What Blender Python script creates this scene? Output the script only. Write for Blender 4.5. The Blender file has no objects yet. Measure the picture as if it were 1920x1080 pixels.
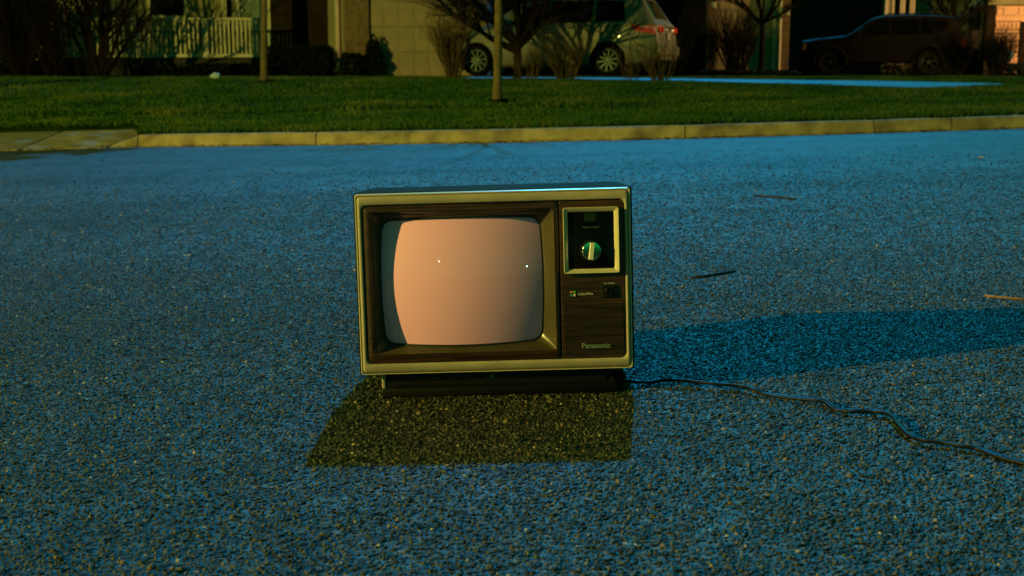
import bpy, bmesh, math, random
import numpy as np
from mathutils import Vector, Matrix

random.seed(7)
rng = np.random.default_rng(7)
R = math.radians
scene = bpy.context.scene
COL = scene.collection

# ------------------------------------------------------------------ camera
CAM_H, FPX, HORIZON = 0.668, 2391.0, 127.5
PITCH = math.atan((540 - HORIZON) / FPX)
cam = bpy.data.cameras.new('camera')
cam_ob = bpy.data.objects.new('camera', cam)
COL.objects.link(cam_ob)
cam_ob.location = (0, 0, CAM_H)
cam_ob.rotation_euler = (R(90) - PITCH, 0, 0)
cam.sensor_width = 36
cam.lens = 36 * FPX / 1920
cam.clip_end = 1500
cam.clip_start = 0.05
cam.dof.use_dof = True
cam.dof.focus_distance = 2.66
cam.dof.aperture_fstop = 8.5
scene.camera = cam_ob

# ------------------------------------------------------------------ sky and moon (the one sun lamp, blue night light from behind)
SUN_EL, SUN_AZ = R(42), R(4.6)
world = bpy.data.worlds.new('World')
scene.world = world
world.use_nodes = True
wt = world.node_tree
bg = wt.nodes['Background']
sky = wt.nodes.new('ShaderNodeTexSky')
sky.sky_type = 'NISHITA'
sky.sun_disc = False
sky.sun_elevation = SUN_EL
sky.sun_rotation = SUN_AZ
tint = wt.nodes.new('ShaderNodeMix')
tint.data_type = 'RGBA'
tint.blend_type = 'MULTIPLY'
tint.inputs['Factor'].default_value = 1
wt.links.new(sky.outputs[0], tint.inputs['A'])
tint.inputs['B'].default_value = (0.02, 1.0, 0.22, 1)      # town glow on a hazy night
wt.links.new(tint.outputs['Result'], bg.inputs['Color'])
bg.inputs['Strength'].default_value = 0.030

sun = bpy.data.lights.new('moon_light', 'SUN')
sun.energy = 2.0
sun.angle = R(0.6)
sun.color = (0.012, 0.32, 0.70)
sun_ob = bpy.data.objects.new('moon_light', sun)
COL.objects.link(sun_ob)
sd = Vector((math.sin(SUN_AZ) * math.cos(SUN_EL), math.cos(SUN_AZ) * math.cos(SUN_EL), math.sin(SUN_EL)))
sun_ob.rotation_euler = (-sd).to_track_quat('-Z', 'Y').to_euler()

LAMP_COL = (0.67, 0.55, 0.085)
LAMP_POWER = 23000.0

scene.view_settings.view_transform = 'Standard'
scene.view_settings.look = 'None'
scene.view_settings.exposure = 0.5
scene.view_settings.gamma = 1
scene.view_settings.use_curve_mapping = False
scene.render.engine = 'CYCLES'
scene.cycles.use_denoising = True
scene.cycles.max_bounces = 6
scene.cycles.sample_clamp_indirect = 4

# ------------------------------------------------------------------ materials
def nmat(name, col=(0.5, 0.5, 0.5), rough=0.6, metal=0.0, spec=0.5, noise=None, bump=None, coat=0.0, emit=None):
    """noise=(scale, amount, detail) mottles the colour, bump=(scale, strength)."""
    m = bpy.data.materials.new(name)
    m.use_nodes = True
    nt = m.node_tree
    b = nt.nodes['Principled BSDF']
    b.inputs['Base Color'].default_value = (*col, 1)
    b.inputs['Roughness'].default_value = rough
    b.inputs['Metallic'].default_value = metal
    b.inputs['Specular IOR Level'].default_value = spec
    if coat:
        b.inputs['Coat Weight'].default_value = coat
        b.inputs['Coat Roughness'].default_value = 0.04
    if emit:
        b.inputs['Emission Color'].default_value = (*emit[0], 1)
        b.inputs['Emission Strength'].default_value = emit[1]
    tc = nt.nodes.new('ShaderNodeTexCoord')
    if noise:
        n = nt.nodes.new('ShaderNodeTexNoise')
        n.inputs['Scale'].default_value = noise[0]
        n.inputs['Detail'].default_value = noise[2] if len(noise) > 2 else 4
        nt.links.new(tc.outputs['Object'], n.inputs['Vector'])
        r = nt.nodes.new('ShaderNodeValToRGB')
        a = noise[1]
        r.color_ramp.elements[0].position = 0.3
        r.color_ramp.elements[1].position = 0.7
        r.color_ramp.elements[0].color = (*[c * (1 - a) for c in col], 1)
        r.color_ramp.elements[1].color = (*[min(1, c * (1 + a)) for c in col], 1)
        nt.links.new(n.outputs['Fac'], r.inputs['Fac'])
        nt.links.new(r.outputs['Color'], b.inputs['Base Color'])
    if bump:
        n2 = nt.nodes.new('ShaderNodeTexNoise')
        n2.inputs['Scale'].default_value = bump[0]
        n2.inputs['Detail'].default_value = 5
        nt.links.new(tc.outputs['Object'], n2.inputs['Vector'])
        bp = nt.nodes.new('ShaderNodeBump')
        bp.inputs['Strength'].default_value = bump[1]
        bp.inputs['Distance'].default_value = bump[2] if len(bump) > 2 else 0.01
        nt.links.new(n2.outputs['Fac'], bp.inputs['Height'])
        nt.links.new(bp.outputs['Normal'], b.inputs['Normal'])
    return m

def ramp(nt, stops):
    r = nt.nodes.new('ShaderNodeValToRGB')
    el = r.color_ramp.elements
    el[0].position, el[0].color = stops[0][0], (*stops[0][1], 1)
    el[1].position, el[1].color = stops[-1][0], (*stops[-1][1], 1)
    for p, c in stops[1:-1]:
        e = el.new(p)
        e.color = (*c, 1)
    return r

def asphalt_material():
    m = bpy.data.materials.new('asphalt')
    m.use_nodes = True
    nt = m.node_tree
    b = nt.nodes['Principled BSDF']
    tc = nt.nodes.new('ShaderNodeTexCoord')
    vo = nt.nodes.new('ShaderNodeTexVoronoi')
    vo.inputs['Scale'].default_value = 135
    nt.links.new(tc.outputs['Object'], vo.inputs['Vector'])
    sep = nt.nodes.new('ShaderNodeSeparateColor')
    nt.links.new(vo.outputs['Color'], sep.inputs['Color'])
    rp = ramp(nt, [(0.0, (0.010, 0.012, 0.010)), (0.45, (0.032, 0.038, 0.029)), (0.88, (0.062, 0.070, 0.050)), (0.95, (0.10, 0.075, 0.035)), (1.0, (0.18, 0.15, 0.10))])
    nt.links.new(sep.outputs['Red'], rp.inputs['Fac'])
    big = nt.nodes.new('ShaderNodeTexNoise')
    big.inputs['Scale'].default_value = 0.9
    big.inputs['Detail'].default_value = 6
    nt.links.new(tc.outputs['Object'], big.inputs['Vector'])
    rb = ramp(nt, [(0.33, (0.66, 0.66, 0.66)), (0.62, (1.12, 1.12, 1.12))])
    nt.links.new(big.outputs['Fac'], rb.inputs['Fac'])
    mx = nt.nodes.new('ShaderNodeMix')
    mx.data_type = 'RGBA'
    mx.blend_type = 'MULTIPLY'
    mx.inputs['Factor'].default_value = 1
    nt.links.new(rp.outputs['Color'], mx.inputs['A'])
    nt.links.new(rb.outputs['Color'], mx.inputs['B'])
    gr = nt.nodes.new('ShaderNodeTexNoise')
    gr.inputs['Scale'].default_value = 38
    gr.inputs['Detail'].default_value = 3
    gr.inputs['Roughness'].default_value = 0.7
    nt.links.new(tc.outputs['Object'], gr.inputs['Vector'])
    rg = ramp(nt, [(0.34, (0.35, 0.35, 0.35)), (0.5, (0.9, 0.9, 0.9)), (0.68, (1.7, 1.62, 1.5))])
    nt.links.new(gr.outputs['Fac'], rg.inputs['Fac'])
    mg = nt.nodes.new('ShaderNodeMix')
    mg.data_type = 'RGBA'
    mg.blend_type = 'MULTIPLY'
    mg.inputs['Factor'].default_value = 1
    nt.links.new(mx.outputs['Result'], mg.inputs['A'])
    nt.links.new(rg.outputs['Color'], mg.inputs['B'])
    nt.links.new(mg.outputs['Result'], b.inputs['Base Color'])
    # worn, smoother wheel tracks along the street and grain in the gloss
    mp = nt.nodes.new('ShaderNodeMapping')
    mp.inputs['Scale'].default_value = (0.16, 1.1, 1)
    nt.links.new(tc.outputs['Object'], mp.inputs['Vector'])
    st = nt.nodes.new('ShaderNodeTexNoise')
    st.inputs['Scale'].default_value = 1.0
    st.inputs['Detail'].default_value = 5
    nt.links.new(mp.outputs['Vector'], st.inputs['Vector'])
    rs = nt.nodes.new('ShaderNodeMapRange')
    rs.inputs['From Min'].default_value = 0.3
    rs.inputs['From Max'].default_value = 0.7
    rs.inputs['To Min'].default_value = 1.0
    rs.inputs['To Max'].default_value = 0.4
    nt.links.new(st.outputs['Fac'], rs.inputs['Value'])
    gv = nt.nodes.new('ShaderNodeMath')
    gv.operation = 'MULTIPLY'
    nt.links.new(rs.outputs['Result'], gv.inputs[0])
    nt.links.new(rg.outputs['Color'], gv.inputs[1])
    fl = nt.nodes.new('ShaderNodeTexNoise')
    fl.inputs['Scale'].default_value = 8
    fl.inputs['Detail'].default_value = 4
    nt.links.new(tc.outputs['Object'], fl.inputs['Vector'])
    fm = nt.nodes.new('ShaderNodeMapRange')
    fm.inputs['From Min'].default_value = 0.3
    fm.inputs['From Max'].default_value = 0.7
    fm.inputs['To Min'].default_value = 0.45
    fm.inputs['To Max'].default_value = 1.25
    nt.links.new(fl.outputs['Fac'], fm.inputs['Value'])
    gw = nt.nodes.new('ShaderNodeMath')
    gw.operation = 'MULTIPLY'
    nt.links.new(gv.outputs[0], gw.inputs[0])
    nt.links.new(fm.outputs['Result'], gw.inputs[1])
    nt.links.new(gw.outputs[0], b.inputs['Specular IOR Level'])
    inv = nt.nodes.new('ShaderNodeMath')
    inv.operation = 'MULTIPLY_ADD'
    nt.links.new(vo.outputs['Distance'], inv.inputs[0])
    inv.inputs[1].default_value = -1.0
    nt.links.new(sep.outputs['Green'], inv.inputs[2])
    bp = nt.nodes.new('ShaderNodeBump')
    bp.inputs['Strength'].default_value = 1.0
    bp.inputs['Distance'].default_value = 0.0035
    nt.links.new(inv.outputs[0], bp.inputs['Height'])
    nt.links.new(bp.outputs['Normal'], b.inputs['Normal'])
    b.inputs['Roughness'].default_value = 0.58
    return m

def stone_material():
    m = bpy.data.materials.new('crushed_stone')
    m.use_nodes = True
    nt = m.node_tree
    b = nt.nodes['Principled BSDF']
    g = nt.nodes.new('ShaderNodeNewGeometry')
    rp = ramp(nt, [(0.0, (0.005, 0.0055, 0.0045)), (0.3, (0.018, 0.020, 0.015)), (0.6, (0.037, 0.041, 0.031)), (0.93, (0.082, 0.087, 0.060)), (0.95, (0.10, 0.075, 0.030)), (0.99, (0.19, 0.13, 0.05)), (1.0, (0.42, 0.36, 0.22))])
    nt.links.new(g.outputs['Random Per Island'], rp.inputs['Fac'])
    nt.links.new(rp.outputs['Color'], b.inputs['Base Color'])
    mp = nt.nodes.new('ShaderNodeMapRange')
    mp.inputs['To Min'].default_value = 0.34
    mp.inputs['To Max'].default_value = 0.7
    nt.links.new(g.outputs['Random Per Island'], mp.inputs['Value'])
    b.inputs['Specular IOR Level'].default_value = 0.33
    # a few freshly broken, glassy faces that catch the light
    cm = nt.nodes.new('ShaderNodeMath')
    cm.operation = 'COMPARE'
    nt.links.new(g.outputs['Random Per Island'], cm.inputs[0])
    cm.inputs[1].default_value = 0.5
    cm.inputs[2].default_value = 0.022
    gm = nt.nodes.new('ShaderNodeMix')
    gm.data_type = 'FLOAT'
    nt.links.new(cm.outputs[0], gm.inputs['Factor'])
    nt.links.new(mp.outputs['Result'], gm.inputs['A'])
    gm.inputs['B'].default_value = 0.2
    nt.links.new(gm.outputs['Result'], b.inputs['Roughness'])
    return m

def wood_material(name, c0, c1, rough, scale=(14, 120, 120), coat=0.0):
    m = bpy.data.materials.new(name)
    m.use_nodes = True
    nt = m.node_tree
    b = nt.nodes['Principled BSDF']
    tc = nt.nodes.new('ShaderNodeTexCoord')
    mp = nt.nodes.new('ShaderNodeMapping')
    mp.inputs['Scale'].default_value = scale
    nt.links.new(tc.outputs['Object'], mp.inputs['Vector'])
    n = nt.nodes.new('ShaderNodeTexNoise')
    n.inputs['Scale'].default_value = 1.0
    n.inputs['Detail'].default_value = 7
    n.inputs['Distortion'].default_value = 0.5
    nt.links.new(mp.outputs['Vector'], n.inputs['Vector'])
    rp = ramp(nt, [(0.36, c0), (0.5, tuple((a + d) / 2 for a, d in zip(c0, c1))), (0.66, c1)])
    nt.links.new(n.outputs['Fac'], rp.inputs['Fac'])
    nt.links.new(rp.outputs['Color'], b.inputs['Base Color'])
    b.inputs['Roughness'].default_value = rough
    if coat:
        b.inputs['Coat Weight'].default_value = coat
    return m

M = {}
M['asphalt'] = asphalt_material()
M['stone'] = stone_material()
M['concrete'] = nmat('concrete', (0.27, 0.225, 0.13), 0.9, spec=0.15, noise=(5.0, 0.5, 10), bump=(45, 0.7, 0.006))
M['concrete_dark'] = nmat('weathered_concrete', (0.17, 0.15, 0.09), 0.9, noise=(2.2, 0.3, 8), bump=(60, 0.4, 0.004))
M['drive'] = nmat('driveway_asphalt', (0.05, 0.05, 0.05), 0.6, spec=0.5, noise=(1.6, 0.45, 8), bump=(40, 0.5, 0.006))
M['soil'] = nmat('lawn_soil', (0.008, 0.020, 0.003), 0.95, spec=0.0, noise=(2.0, 0.4, 8), bump=(25, 0.8, 0.03))
M['mulch'] = nmat('mulch', (0.009, 0.006, 0.003), 0.95, spec=0.0, noise=(20, 0.5, 5), bump=(30, 1, 0.03))
def grass_material():
    m = nmat('grass', (0.05, 0.10, 0.02), 0.7, spec=0.15)
    nt = m.node_tree
    b = nt.nodes['Principled BSDF']
    g = nt.nodes.new('ShaderNodeNewGeometry')
    rp = ramp(nt, [(0, (0.006, 0.030, 0.003)), (0.42, (0.022, 0.085, 0.006)), (0.75, (0.075, 0.125, 0.014)), (1, (0.16, 0.15, 0.04))])
    n = nt.nodes.new('ShaderNodeTexNoise')
    n.inputs['Scale'].default_value = 0.8
    n.inputs['Detail'].default_value = 6
    nt.links.new(g.outputs['Position'], n.inputs['Vector'])
    mx = nt.nodes.new('ShaderNodeMath')
    mx.operation = 'MULTIPLY_ADD'
    nt.links.new(g.outputs['Random Per Island'], mx.inputs[0])
    mx.inputs[1].default_value = 0.6
    sb = nt.nodes.new('ShaderNodeMath')
    sb.operation = 'MULTIPLY_ADD'
    nt.links.new(n.outputs['Fac'], sb.inputs[0])
    sb.inputs[1].default_value = 1.6
    sb.inputs[2].default_value = -0.62
    nt.links.new(sb.outputs[0], mx.inputs[2])
    nt.links.new(mx.outputs[0], rp.inputs['Fac'])
    nt.links.new(rp.outputs['Color'], b.inputs['Base Color'])
    return m
M['grass'] = grass_material()
M['bark'] = nmat('pale_bark', (0.12, 0.09, 0.035), 0.9, noise=(14, 0.35, 8), bump=(40, 0.8, 0.01))
M['bark_dark'] = nmat('dark_bark', (0.010, 0.008, 0.005), 0.95, spec=0.05, noise=(20, 0.4, 6), bump=(40, 0.8, 0.01))
M['twig'] = nmat('twig_bark', (0.075, 0.052, 0.02), 0.9, spec=0.15, noise=(9, 0.4, 4))
M['twig_dark'] = nmat('dark_twig_bark', (0.009, 0.007, 0.003), 0.95, spec=0.05, noise=(9, 0.4, 4))
M['twig_mid'] = nmat('brown_twig_bark', (0.030, 0.021, 0.008), 0.95, spec=0.05, noise=(9, 0.4, 4))
M['evergreen'] = nmat('evergreen_leaf', (0.006, 0.011, 0.004), 0.7, spec=0.1, noise=(6, 0.5, 4))
M['siding'] = nmat('cream_siding', (0.20, 0.20, 0.10), 0.7, noise=(1.5, 0.12, 5))
M['paint'] = nmat('white_paint', (0.48, 0.46, 0.32), 0.55, noise=(4, 0.1, 5))
M['door_orange_lit'] = nmat('orange_lit_door_paint', (0.66, 0.40, 0.25), 0.55, noise=(3, 0.08, 5))  # white door; the lamp's orange is put into its colour
M['door_paint'] = nmat('garage_door_paint', (0.28, 0.22, 0.14), 0.6, noise=(2.2, 0.2, 8))
M['teal'] = nmat('green_door_paint', (0.05, 0.13, 0.08), 0.5, noise=(4, 0.1, 5))
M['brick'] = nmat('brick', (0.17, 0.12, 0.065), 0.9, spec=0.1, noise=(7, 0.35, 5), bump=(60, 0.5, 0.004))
M['brick_shaded'] = nmat('shaded_brick', (0.022, 0.017, 0.011), 0.9, spec=0.0, noise=(7, 0.4, 5), bump=(60, 0.5, 0.004))  # the walls' shade is put into the brick colour
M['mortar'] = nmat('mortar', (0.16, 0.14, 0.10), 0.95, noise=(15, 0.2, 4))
M['mortar_shaded'] = nmat('shaded_mortar', (0.025, 0.021, 0.015), 0.95, spec=0.0)  # mortar darkened along with the shaded brick
M['roof'] = nmat('roof_shingle', (0.04, 0.038, 0.035), 0.9, noise=(8, 0.4, 5))
M['glass_dark'] = nmat('window_glass', (0.002, 0.002, 0.002), 0.08, spec=0.08)
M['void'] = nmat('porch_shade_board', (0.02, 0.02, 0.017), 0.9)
M['van_paint'] = nmat('silver_green_car_paint', (0.145, 0.155, 0.125), 0.5, metal=0.2, spec=0.25, coat=0.25)
M['suv_paint'] = nmat('dark_car_paint', (0.0055, 0.005, 0.002), 0.6, metal=0.0, spec=0.04)
M['cladding'] = nmat('car_cladding', (0.003, 0.003, 0.003), 0.8, spec=0.1)
M['tyre'] = nmat('tyre_rubber', (0.004, 0.004, 0.004), 0.9, spec=0.1)
M['alloy'] = nmat('alloy_rim', (0.065, 0.11, 0.09), 0.45, metal=0.2)
M['alloy_dark'] = nmat('dull_rim', (0.02, 0.02, 0.018), 0.4, metal=0.6)
M['chrome'] = nmat('chrome', (0.80, 0.80, 0.76), 0.10, metal=1.0)
M['frame_metal'] = nmat('brushed_frame', (0.62, 0.53, 0.38), 0.3, metal=0.12)
M['chrome_satin'] = nmat('satin_chrome', (0.75, 0.72, 0.62), 0.32, metal=1.0)
M['red_lens'] = nmat('red_lens', (0.80, 0.02, 0.01), 0.12, spec=0.7, coat=1)
M['clear_lens'] = nmat('clear_lens', (0.45, 0.42, 0.36), 0.12, spec=0.7)
M['amber_lens'] = nmat('amber_lens', (0.42, 0.16, 0.03), 0.2)
M['plate'] = nmat('number_plate', (0.38, 0.42, 0.38), 0.5)
# television
M['beige'] = nmat('beige_plastic', (0.385, 0.325, 0.25), 0.45, noise=(18, 0.13, 9), bump=(220, 0.15, 0.001))
M['fascia'] = wood_material('printed_walnut', (0.014, 0.005, 0.003), (0.060, 0.024, 0.011), 0.42, (9, 160, 160))
M['cab'] = wood_material('cabinet_vinyl', (0.012, 0.012, 0.007), (0.035, 0.028, 0.014), 0.55, (8, 90, 90))
M['cab'].node_tree.nodes['Principled BSDF'].inputs['Specular IOR Level'].default_value = 0.03
M['mask'] = nmat('bronze_plastic', (0.058, 0.044, 0.018), 0.3, noise=(40, 0.1, 3))
M['gasket'] = nmat('black_gasket', (0.006, 0.006, 0.005), 0.5)
M['black'] = nmat('black_plastic', (0.006, 0.006, 0.005), 0.45, spec=0.25)
M['black_gloss'] = nmat('black_gloss_panel', (0.003, 0.003, 0.003), 0.3, spec=0.15)
M['base_black'] = nmat('stand_plastic', (0.004, 0.004, 0.003), 0.5, spec=0.2)
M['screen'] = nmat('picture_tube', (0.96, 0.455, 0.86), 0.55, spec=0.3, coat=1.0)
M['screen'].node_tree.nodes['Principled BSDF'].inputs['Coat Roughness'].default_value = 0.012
M['ink'] = nmat('silver_ink', (0.50, 0.52, 0.46), 0.4)
M['ink_dim'] = nmat('dim_ink', (0.16, 0.17, 0.15), 0.5)
M['ink_green'] = nmat('raised_silver_letter', (0.24, 0.30, 0.22), 0.35, metal=0.3)
M['dot_orange'] = nmat('orange_dot', (0.62, 0.24, 0.05), 0.5)
M['dot_green'] = nmat('green_dot', (0.12, 0.42, 0.10), 0.5)
M['dot_blue'] = nmat('blue_dot', (0.05, 0.22, 0.35), 0.5)
M['dot_cream'] = nmat('cream_dot', (0.70, 0.62, 0.40), 0.5)
M['window_green'] = nmat('channel_window', (0.008, 0.022, 0.009), 0.35, spec=0.2)
M['cord'] = nmat('black_cord_vinyl', (0.007, 0.005, 0.004), 0.42, spec=0.16)
M['steel'] = nmat('lamp_steel', (0.18, 0.18, 0.17), 0.5, metal=0.6)
M['globe'] = nmat('lit_globe', (0.9, 0.85, 0.7), 0.3, emit=((1.0, 0.9, 0.8), 90.0))
M['globe_green'] = nmat('lit_green_globe', (0.7, 0.9, 0.8), 0.3, emit=((0.45, 1.0, 0.85), 90.0))
M['knob_silver'] = nmat('knob_silver', (0.85, 0.78, 0.74), 0.3, metal=0.2)
M['lamp_lens'] = nmat('lamp_lens', (0.9, 0.8, 0.6), 0.3, emit=((1.0, 0.82, 0.55), 300.0))
M['dry_stick'] = nmat('dry_stick', (0.23, 0.12, 0.045), 0.8, noise=(60, 0.3, 4))
M['wet_stick'] = nmat('dark_stick', (0.012, 0.011, 0.009), 0.7)
M['leaf_litter'] = nmat('pale_leaf', (0.50, 0.42, 0.25), 0.7)
M['pebble'] = nmat('pale_pebble', (0.55, 0.42, 0.33), 0.6)
M['white_bag'] = nmat('white_paper', (0.55, 0.66, 0.62), 0.6, bump=(30, 0.8, 0.02))
M['blue_plastic'] = nmat('blue_plastic', (0.03, 0.28, 0.55), 0.3, spec=0.6)
M['brass'] = nmat('lantern_metal', (0.02, 0.02, 0.018), 0.4, metal=0.5)
M['lantern_glass'] = nmat('lantern_glass', (0.55, 0.58, 0.5), 0.08, spec=0.8, coat=1)

# ------------------------------------------------------------------ mesh helpers
class MB:
    def __init__(self, T=None):
        self.v, self.f, self.T = [], [], T
    def add(self, vs, fs):
        o = len(self.v)
        self.v += [tuple(p) for p in vs]
        self.f += [tuple(i + o for i in f) for f in fs]
        return self
    def box(self, lo, hi):
        (x0, y0, z0), (x1, y1, z1) = lo, hi
        return self.add([(x0, y0, z0), (x1, y0, z0), (x1, y1, z0), (x0, y1, z0), (x0, y0, z1), (x1, y0, z1), (x1, y1, z1), (x0, y1, z1)],
                        [(0, 3, 2, 1), (4, 5, 6, 7), (0, 1, 5, 4), (1, 2, 6, 5), (2, 3, 7, 6), (3, 0, 4, 7)])
    def bevel_box(self, lo, hi, b, seg=2):
        bm = bmesh.new()
        bmesh.ops.create_cube(bm, size=1)
        for v in bm.verts:
            v.co = Vector([lo[i] + (v.co[i] + 0.5) * (hi[i] - lo[i]) for i in range(3)])
        bmesh.ops.bevel(bm, geom=bm.edges[:], offset=b, segments=seg, affect='EDGES', profile=0.5)
        bm.verts.index_update()
        self.add([v.co[:] for v in bm.verts], [[v.index for v in f.verts] for f in bm.faces])
        bm.free()
        return self
    def loops(self, ls, closed=True, cap0=False, cap1=False):
        o = len(self.v)
        n = len(ls[0])
        for l in ls:
            self.v += [tuple(p) for p in l]
        for i in range(len(ls) - 1):
            for j in range(n if closed else n - 1):
                k = (j + 1) % n
                self.f.append((o + i * n + j, o + i * n + k, o + (i + 1) * n + k, o + (i + 1) * n + j))
        if cap0:
            self.f.append(tuple(o + j for j in reversed(range(n))))
        if cap1:
            self.f.append(tuple(o + (len(ls) - 1) * n + j for j in range(n)))
        return self
    def tube(self, pts, rad, n=6, caps=True, flat=1.0):
        pts = [Vector(p) for p in pts]
        if not hasattr(rad, '__len__'):
            rad = [rad] * len(pts)
        up = None
        ls = []
        for i, p in enumerate(pts):
            d = (pts[min(i + 1, len(pts) - 1)] - pts[max(i - 1, 0)])
            if d.length < 1e-9:
                d = Vector((0, 0, 1))
            d.normalize()
            if up is None:
                up = d.orthogonal().normalized() if abs(d.z) > 0.9 else (Vector((0, 0, 1)) - d * d.z).normalized()
            else:
                up = up - d * up.dot(d)
                up = up.normalized() if up.length > 1e-6 else d.orthogonal().normalized()
            s = d.cross(up)
            ls.append([p + (s * math.cos(a) + up * math.sin(a) * flat) * rad[i] for a in [2 * math.pi * k / n for k in range(n)]])
        return self.loops(ls, True, caps, caps)
    def lathe(self, prof, axis='z', c=(0, 0, 0), n=24, cap0=False, cap1=False):
        ls = []
        for r, h in prof:
            l = []
            for k in range(n):
                a = 2 * math.pi * k / n
                u, w = r * math.cos(a), r * math.sin(a)
                l.append({'z': (c[0] + u, c[1] + w, c[2] + h), 'y': (c[0] + u, c[1] + h, c[2] + w), 'x': (c[0] + h, c[1] + u, c[2] + w)}[axis])
            ls.append(l)
        return self.loops(ls, True, cap0, cap1)
    def prism(self, poly, z0, z1):
        n = len(poly)
        lo = [(x, y, z0 if not callable(z0) else z0(x, y)) for x, y in poly]
        hi = [(x, y, z1 if not callable(z1) else z1(x, y)) for x, y in poly]
        return self.loops([lo, hi], True, True, True)
    def build(self, name, mat, parent=None, smooth=False, fix=True):
        me = bpy.data.meshes.new(name)
        vs = [self.T @ Vector(p) for p in self.v] if self.T is not None else self.v
        me.from_pydata([tuple(p) for p in vs], [], self.f)
        if fix:
            bm = bmesh.new()
            bm.from_mesh(me)
            bmesh.ops.recalc_face_normals(bm, faces=bm.faces[:])
            bm.to_mesh(me)
            bm.free()
        if smooth:
            me.polygons.foreach_set('use_smooth', [True] * len(me.polygons))
            if smooth is not True:
                try:
                    me.set_sharp_from_angle(angle=R(smooth))
                except Exception:
                    pass
        me.materials.append(M[mat] if isinstance(mat, str) else mat)
        ob = bpy.data.objects.new(name, me)
        COL.objects.link(ob)
        if parent is not None:
            ob.parent = parent
        return ob

def tag(o, label=None, cat=None, group=None, kind=None):
    if label: o['label'] = label
    if cat: o['category'] = cat
    if group: o['group'] = group
    if kind: o['kind'] = kind
    return o

def empty(name, loc=(0, 0, 0), rot=(0, 0, 0), label=None, cat=None, group=None, parent=None):
    o = bpy.data.objects.new(name, None)
    COL.objects.link(o)
    o.location = loc
    o.rotation_euler = rot
    if parent is not None:
        o.parent = parent
    return tag(o, label, cat, group)

def share(name, ob, parent, loc=(0, 0, 0), rot=(0, 0, 0), scale=(1, 1, 1)):
    c = ob.copy()
    c.name = name
    COL.objects.link(c)
    c.parent = parent
    c.location, c.rotation_euler, c.scale = loc, rot, scale
    return c

def copy_tree(o, parent=None):
    c = o.copy()
    COL.objects.link(c)
    c.parent = parent
    for ch in list(o.children):
        copy_tree(ch, c)
    return c

# photograph pixel -> world
def ray(px, py):
    cp, sp = math.cos(PITCH), math.sin(PITCH)
    f, u = Vector((0, cp, -sp)), Vector((0, sp, cp))
    return f + u * ((540 - py) / FPX) + Vector(((px - 960) / FPX, 0, 0))

def at(px, py, Y):
    d = ray(px, py)
    return Vector((0, 0, CAM_H)) + d * (Y / d.y)

# ------------------------------------------------------------------ terrain
SLOPE = 0.0245
PAD = 0.46
def zr(x):
    return SLOPE * max(-14.0, min(14.0, x))

def on_road(px, py, dz=0.0):
    d = ray(px, py)
    t = (dz - CAM_H) / (d.z - SLOPE * d.x)
    return Vector((0, 0, CAM_H)) + d * t

kerb_px = [(0, 283), (258, 275), (592, 271.5), (900, 267.5), (1285, 259), (1640, 249), (1920, 240)]
kp = [on_road(*p) for p in kerb_px]
kx = [p.x for p in kp]
ky = [p.y for p in kp]
def Yk(x):
    if x <= kx[0]:
        return ky[0] + (x - kx[0]) * 0.02
    if x >= kx[-1]:
        return ky[-1] + (ky[-1] - ky[-2]) / (kx[-1] - kx[-2]) * min(x - kx[-1], 40)
    return float(np.interp(x, kx, ky))

APRON_X = on_road(215, 274).x
def lawn_start(x):
    s = max(0.0, min(1.0, (APRON_X + 0.25 - x) / 0.5))
    return Yk(x) + 0.17 + s * 1.84

def smooth01(t):
    t = max(0.0, min(1.0, t))
    return t * t * (3 - 2 * t)

def gz(x, y):
    yk = Yk(x)
    t = smooth01((y - yk - 0.15) / (25.5 - yk))
    z = (zr(x) + 0.118) * (1 - t) + PAD * t
    z += 0.018 * math.sin(x * 0.9 + y * 0.5) * math.sin(y * 0.8 - x * 0.3) * min(1, max(0, (y - yk) / 3)) * max(0, 1 - max(0, y - 22) / 4)
    lip = yk + 4.1 + 0.25 * math.sin(x * 0.35)
    z -= 0.11 * math.exp(-((y - lip) / 0.26) ** 2)
    return z

def on_lawn(px, py):
    d = ray(px, py)
    Y = 11.0
    while Y < 60:
        p = Vector((0, 0, CAM_H)) + d * (Y / d.y)
        if p.z <= gz(p.x, p.y):
            return p
        Y += 0.05
    return Vector((0, 0, CAM_H)) + d * (30 / d.y)
# ------------------------------------------------------------------ road, kerb, lawn, driveway
xs = sorted(set([-90, -60, -40, -25, -14, 14, 25, 40, 60, 90] + [round(-13 + i * 0.5, 2) for i in range(53)]))
VERGE_Y = -1.9
mb = MB()
mb.loops([[(x, VERGE_Y, zr(x)) for x in xs], [(x, 5.0, zr(x)) for x in xs], [(x, Yk(x) + 2.6, zr(x) - 0.004) for x in xs]], closed=False)
road = mb.build('road', 'asphalt')
tag(road, 'coarse grey asphalt street running in front of the kerb', kind='structure')

def mesh_np(name, verts, loop_idx, sizes, mat, parent=None):
    me = bpy.data.meshes.new(name)
    me.vertices.add(len(verts))
    me.vertices.foreach_set('co', verts.astype(np.float32).ravel())
    me.loops.add(len(loop_idx))
    me.loops.foreach_set('vertex_index', loop_idx.astype(np.int32))
    starts = np.concatenate([[0], np.cumsum(sizes)[:-1]]).astype(np.int32)
    me.polygons.add(len(sizes))
    me.polygons.foreach_set('loop_start', starts)
    me.polygons.foreach_set('loop_total', sizes.astype(np.int32))
    me.update(calc_edges=True)
    me.materials.append(M[mat])
    ob = bpy.data.objects.new(name, me)
    COL.objects.link(ob)
    if parent is not None:
        ob.parent = parent
    return ob

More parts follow.
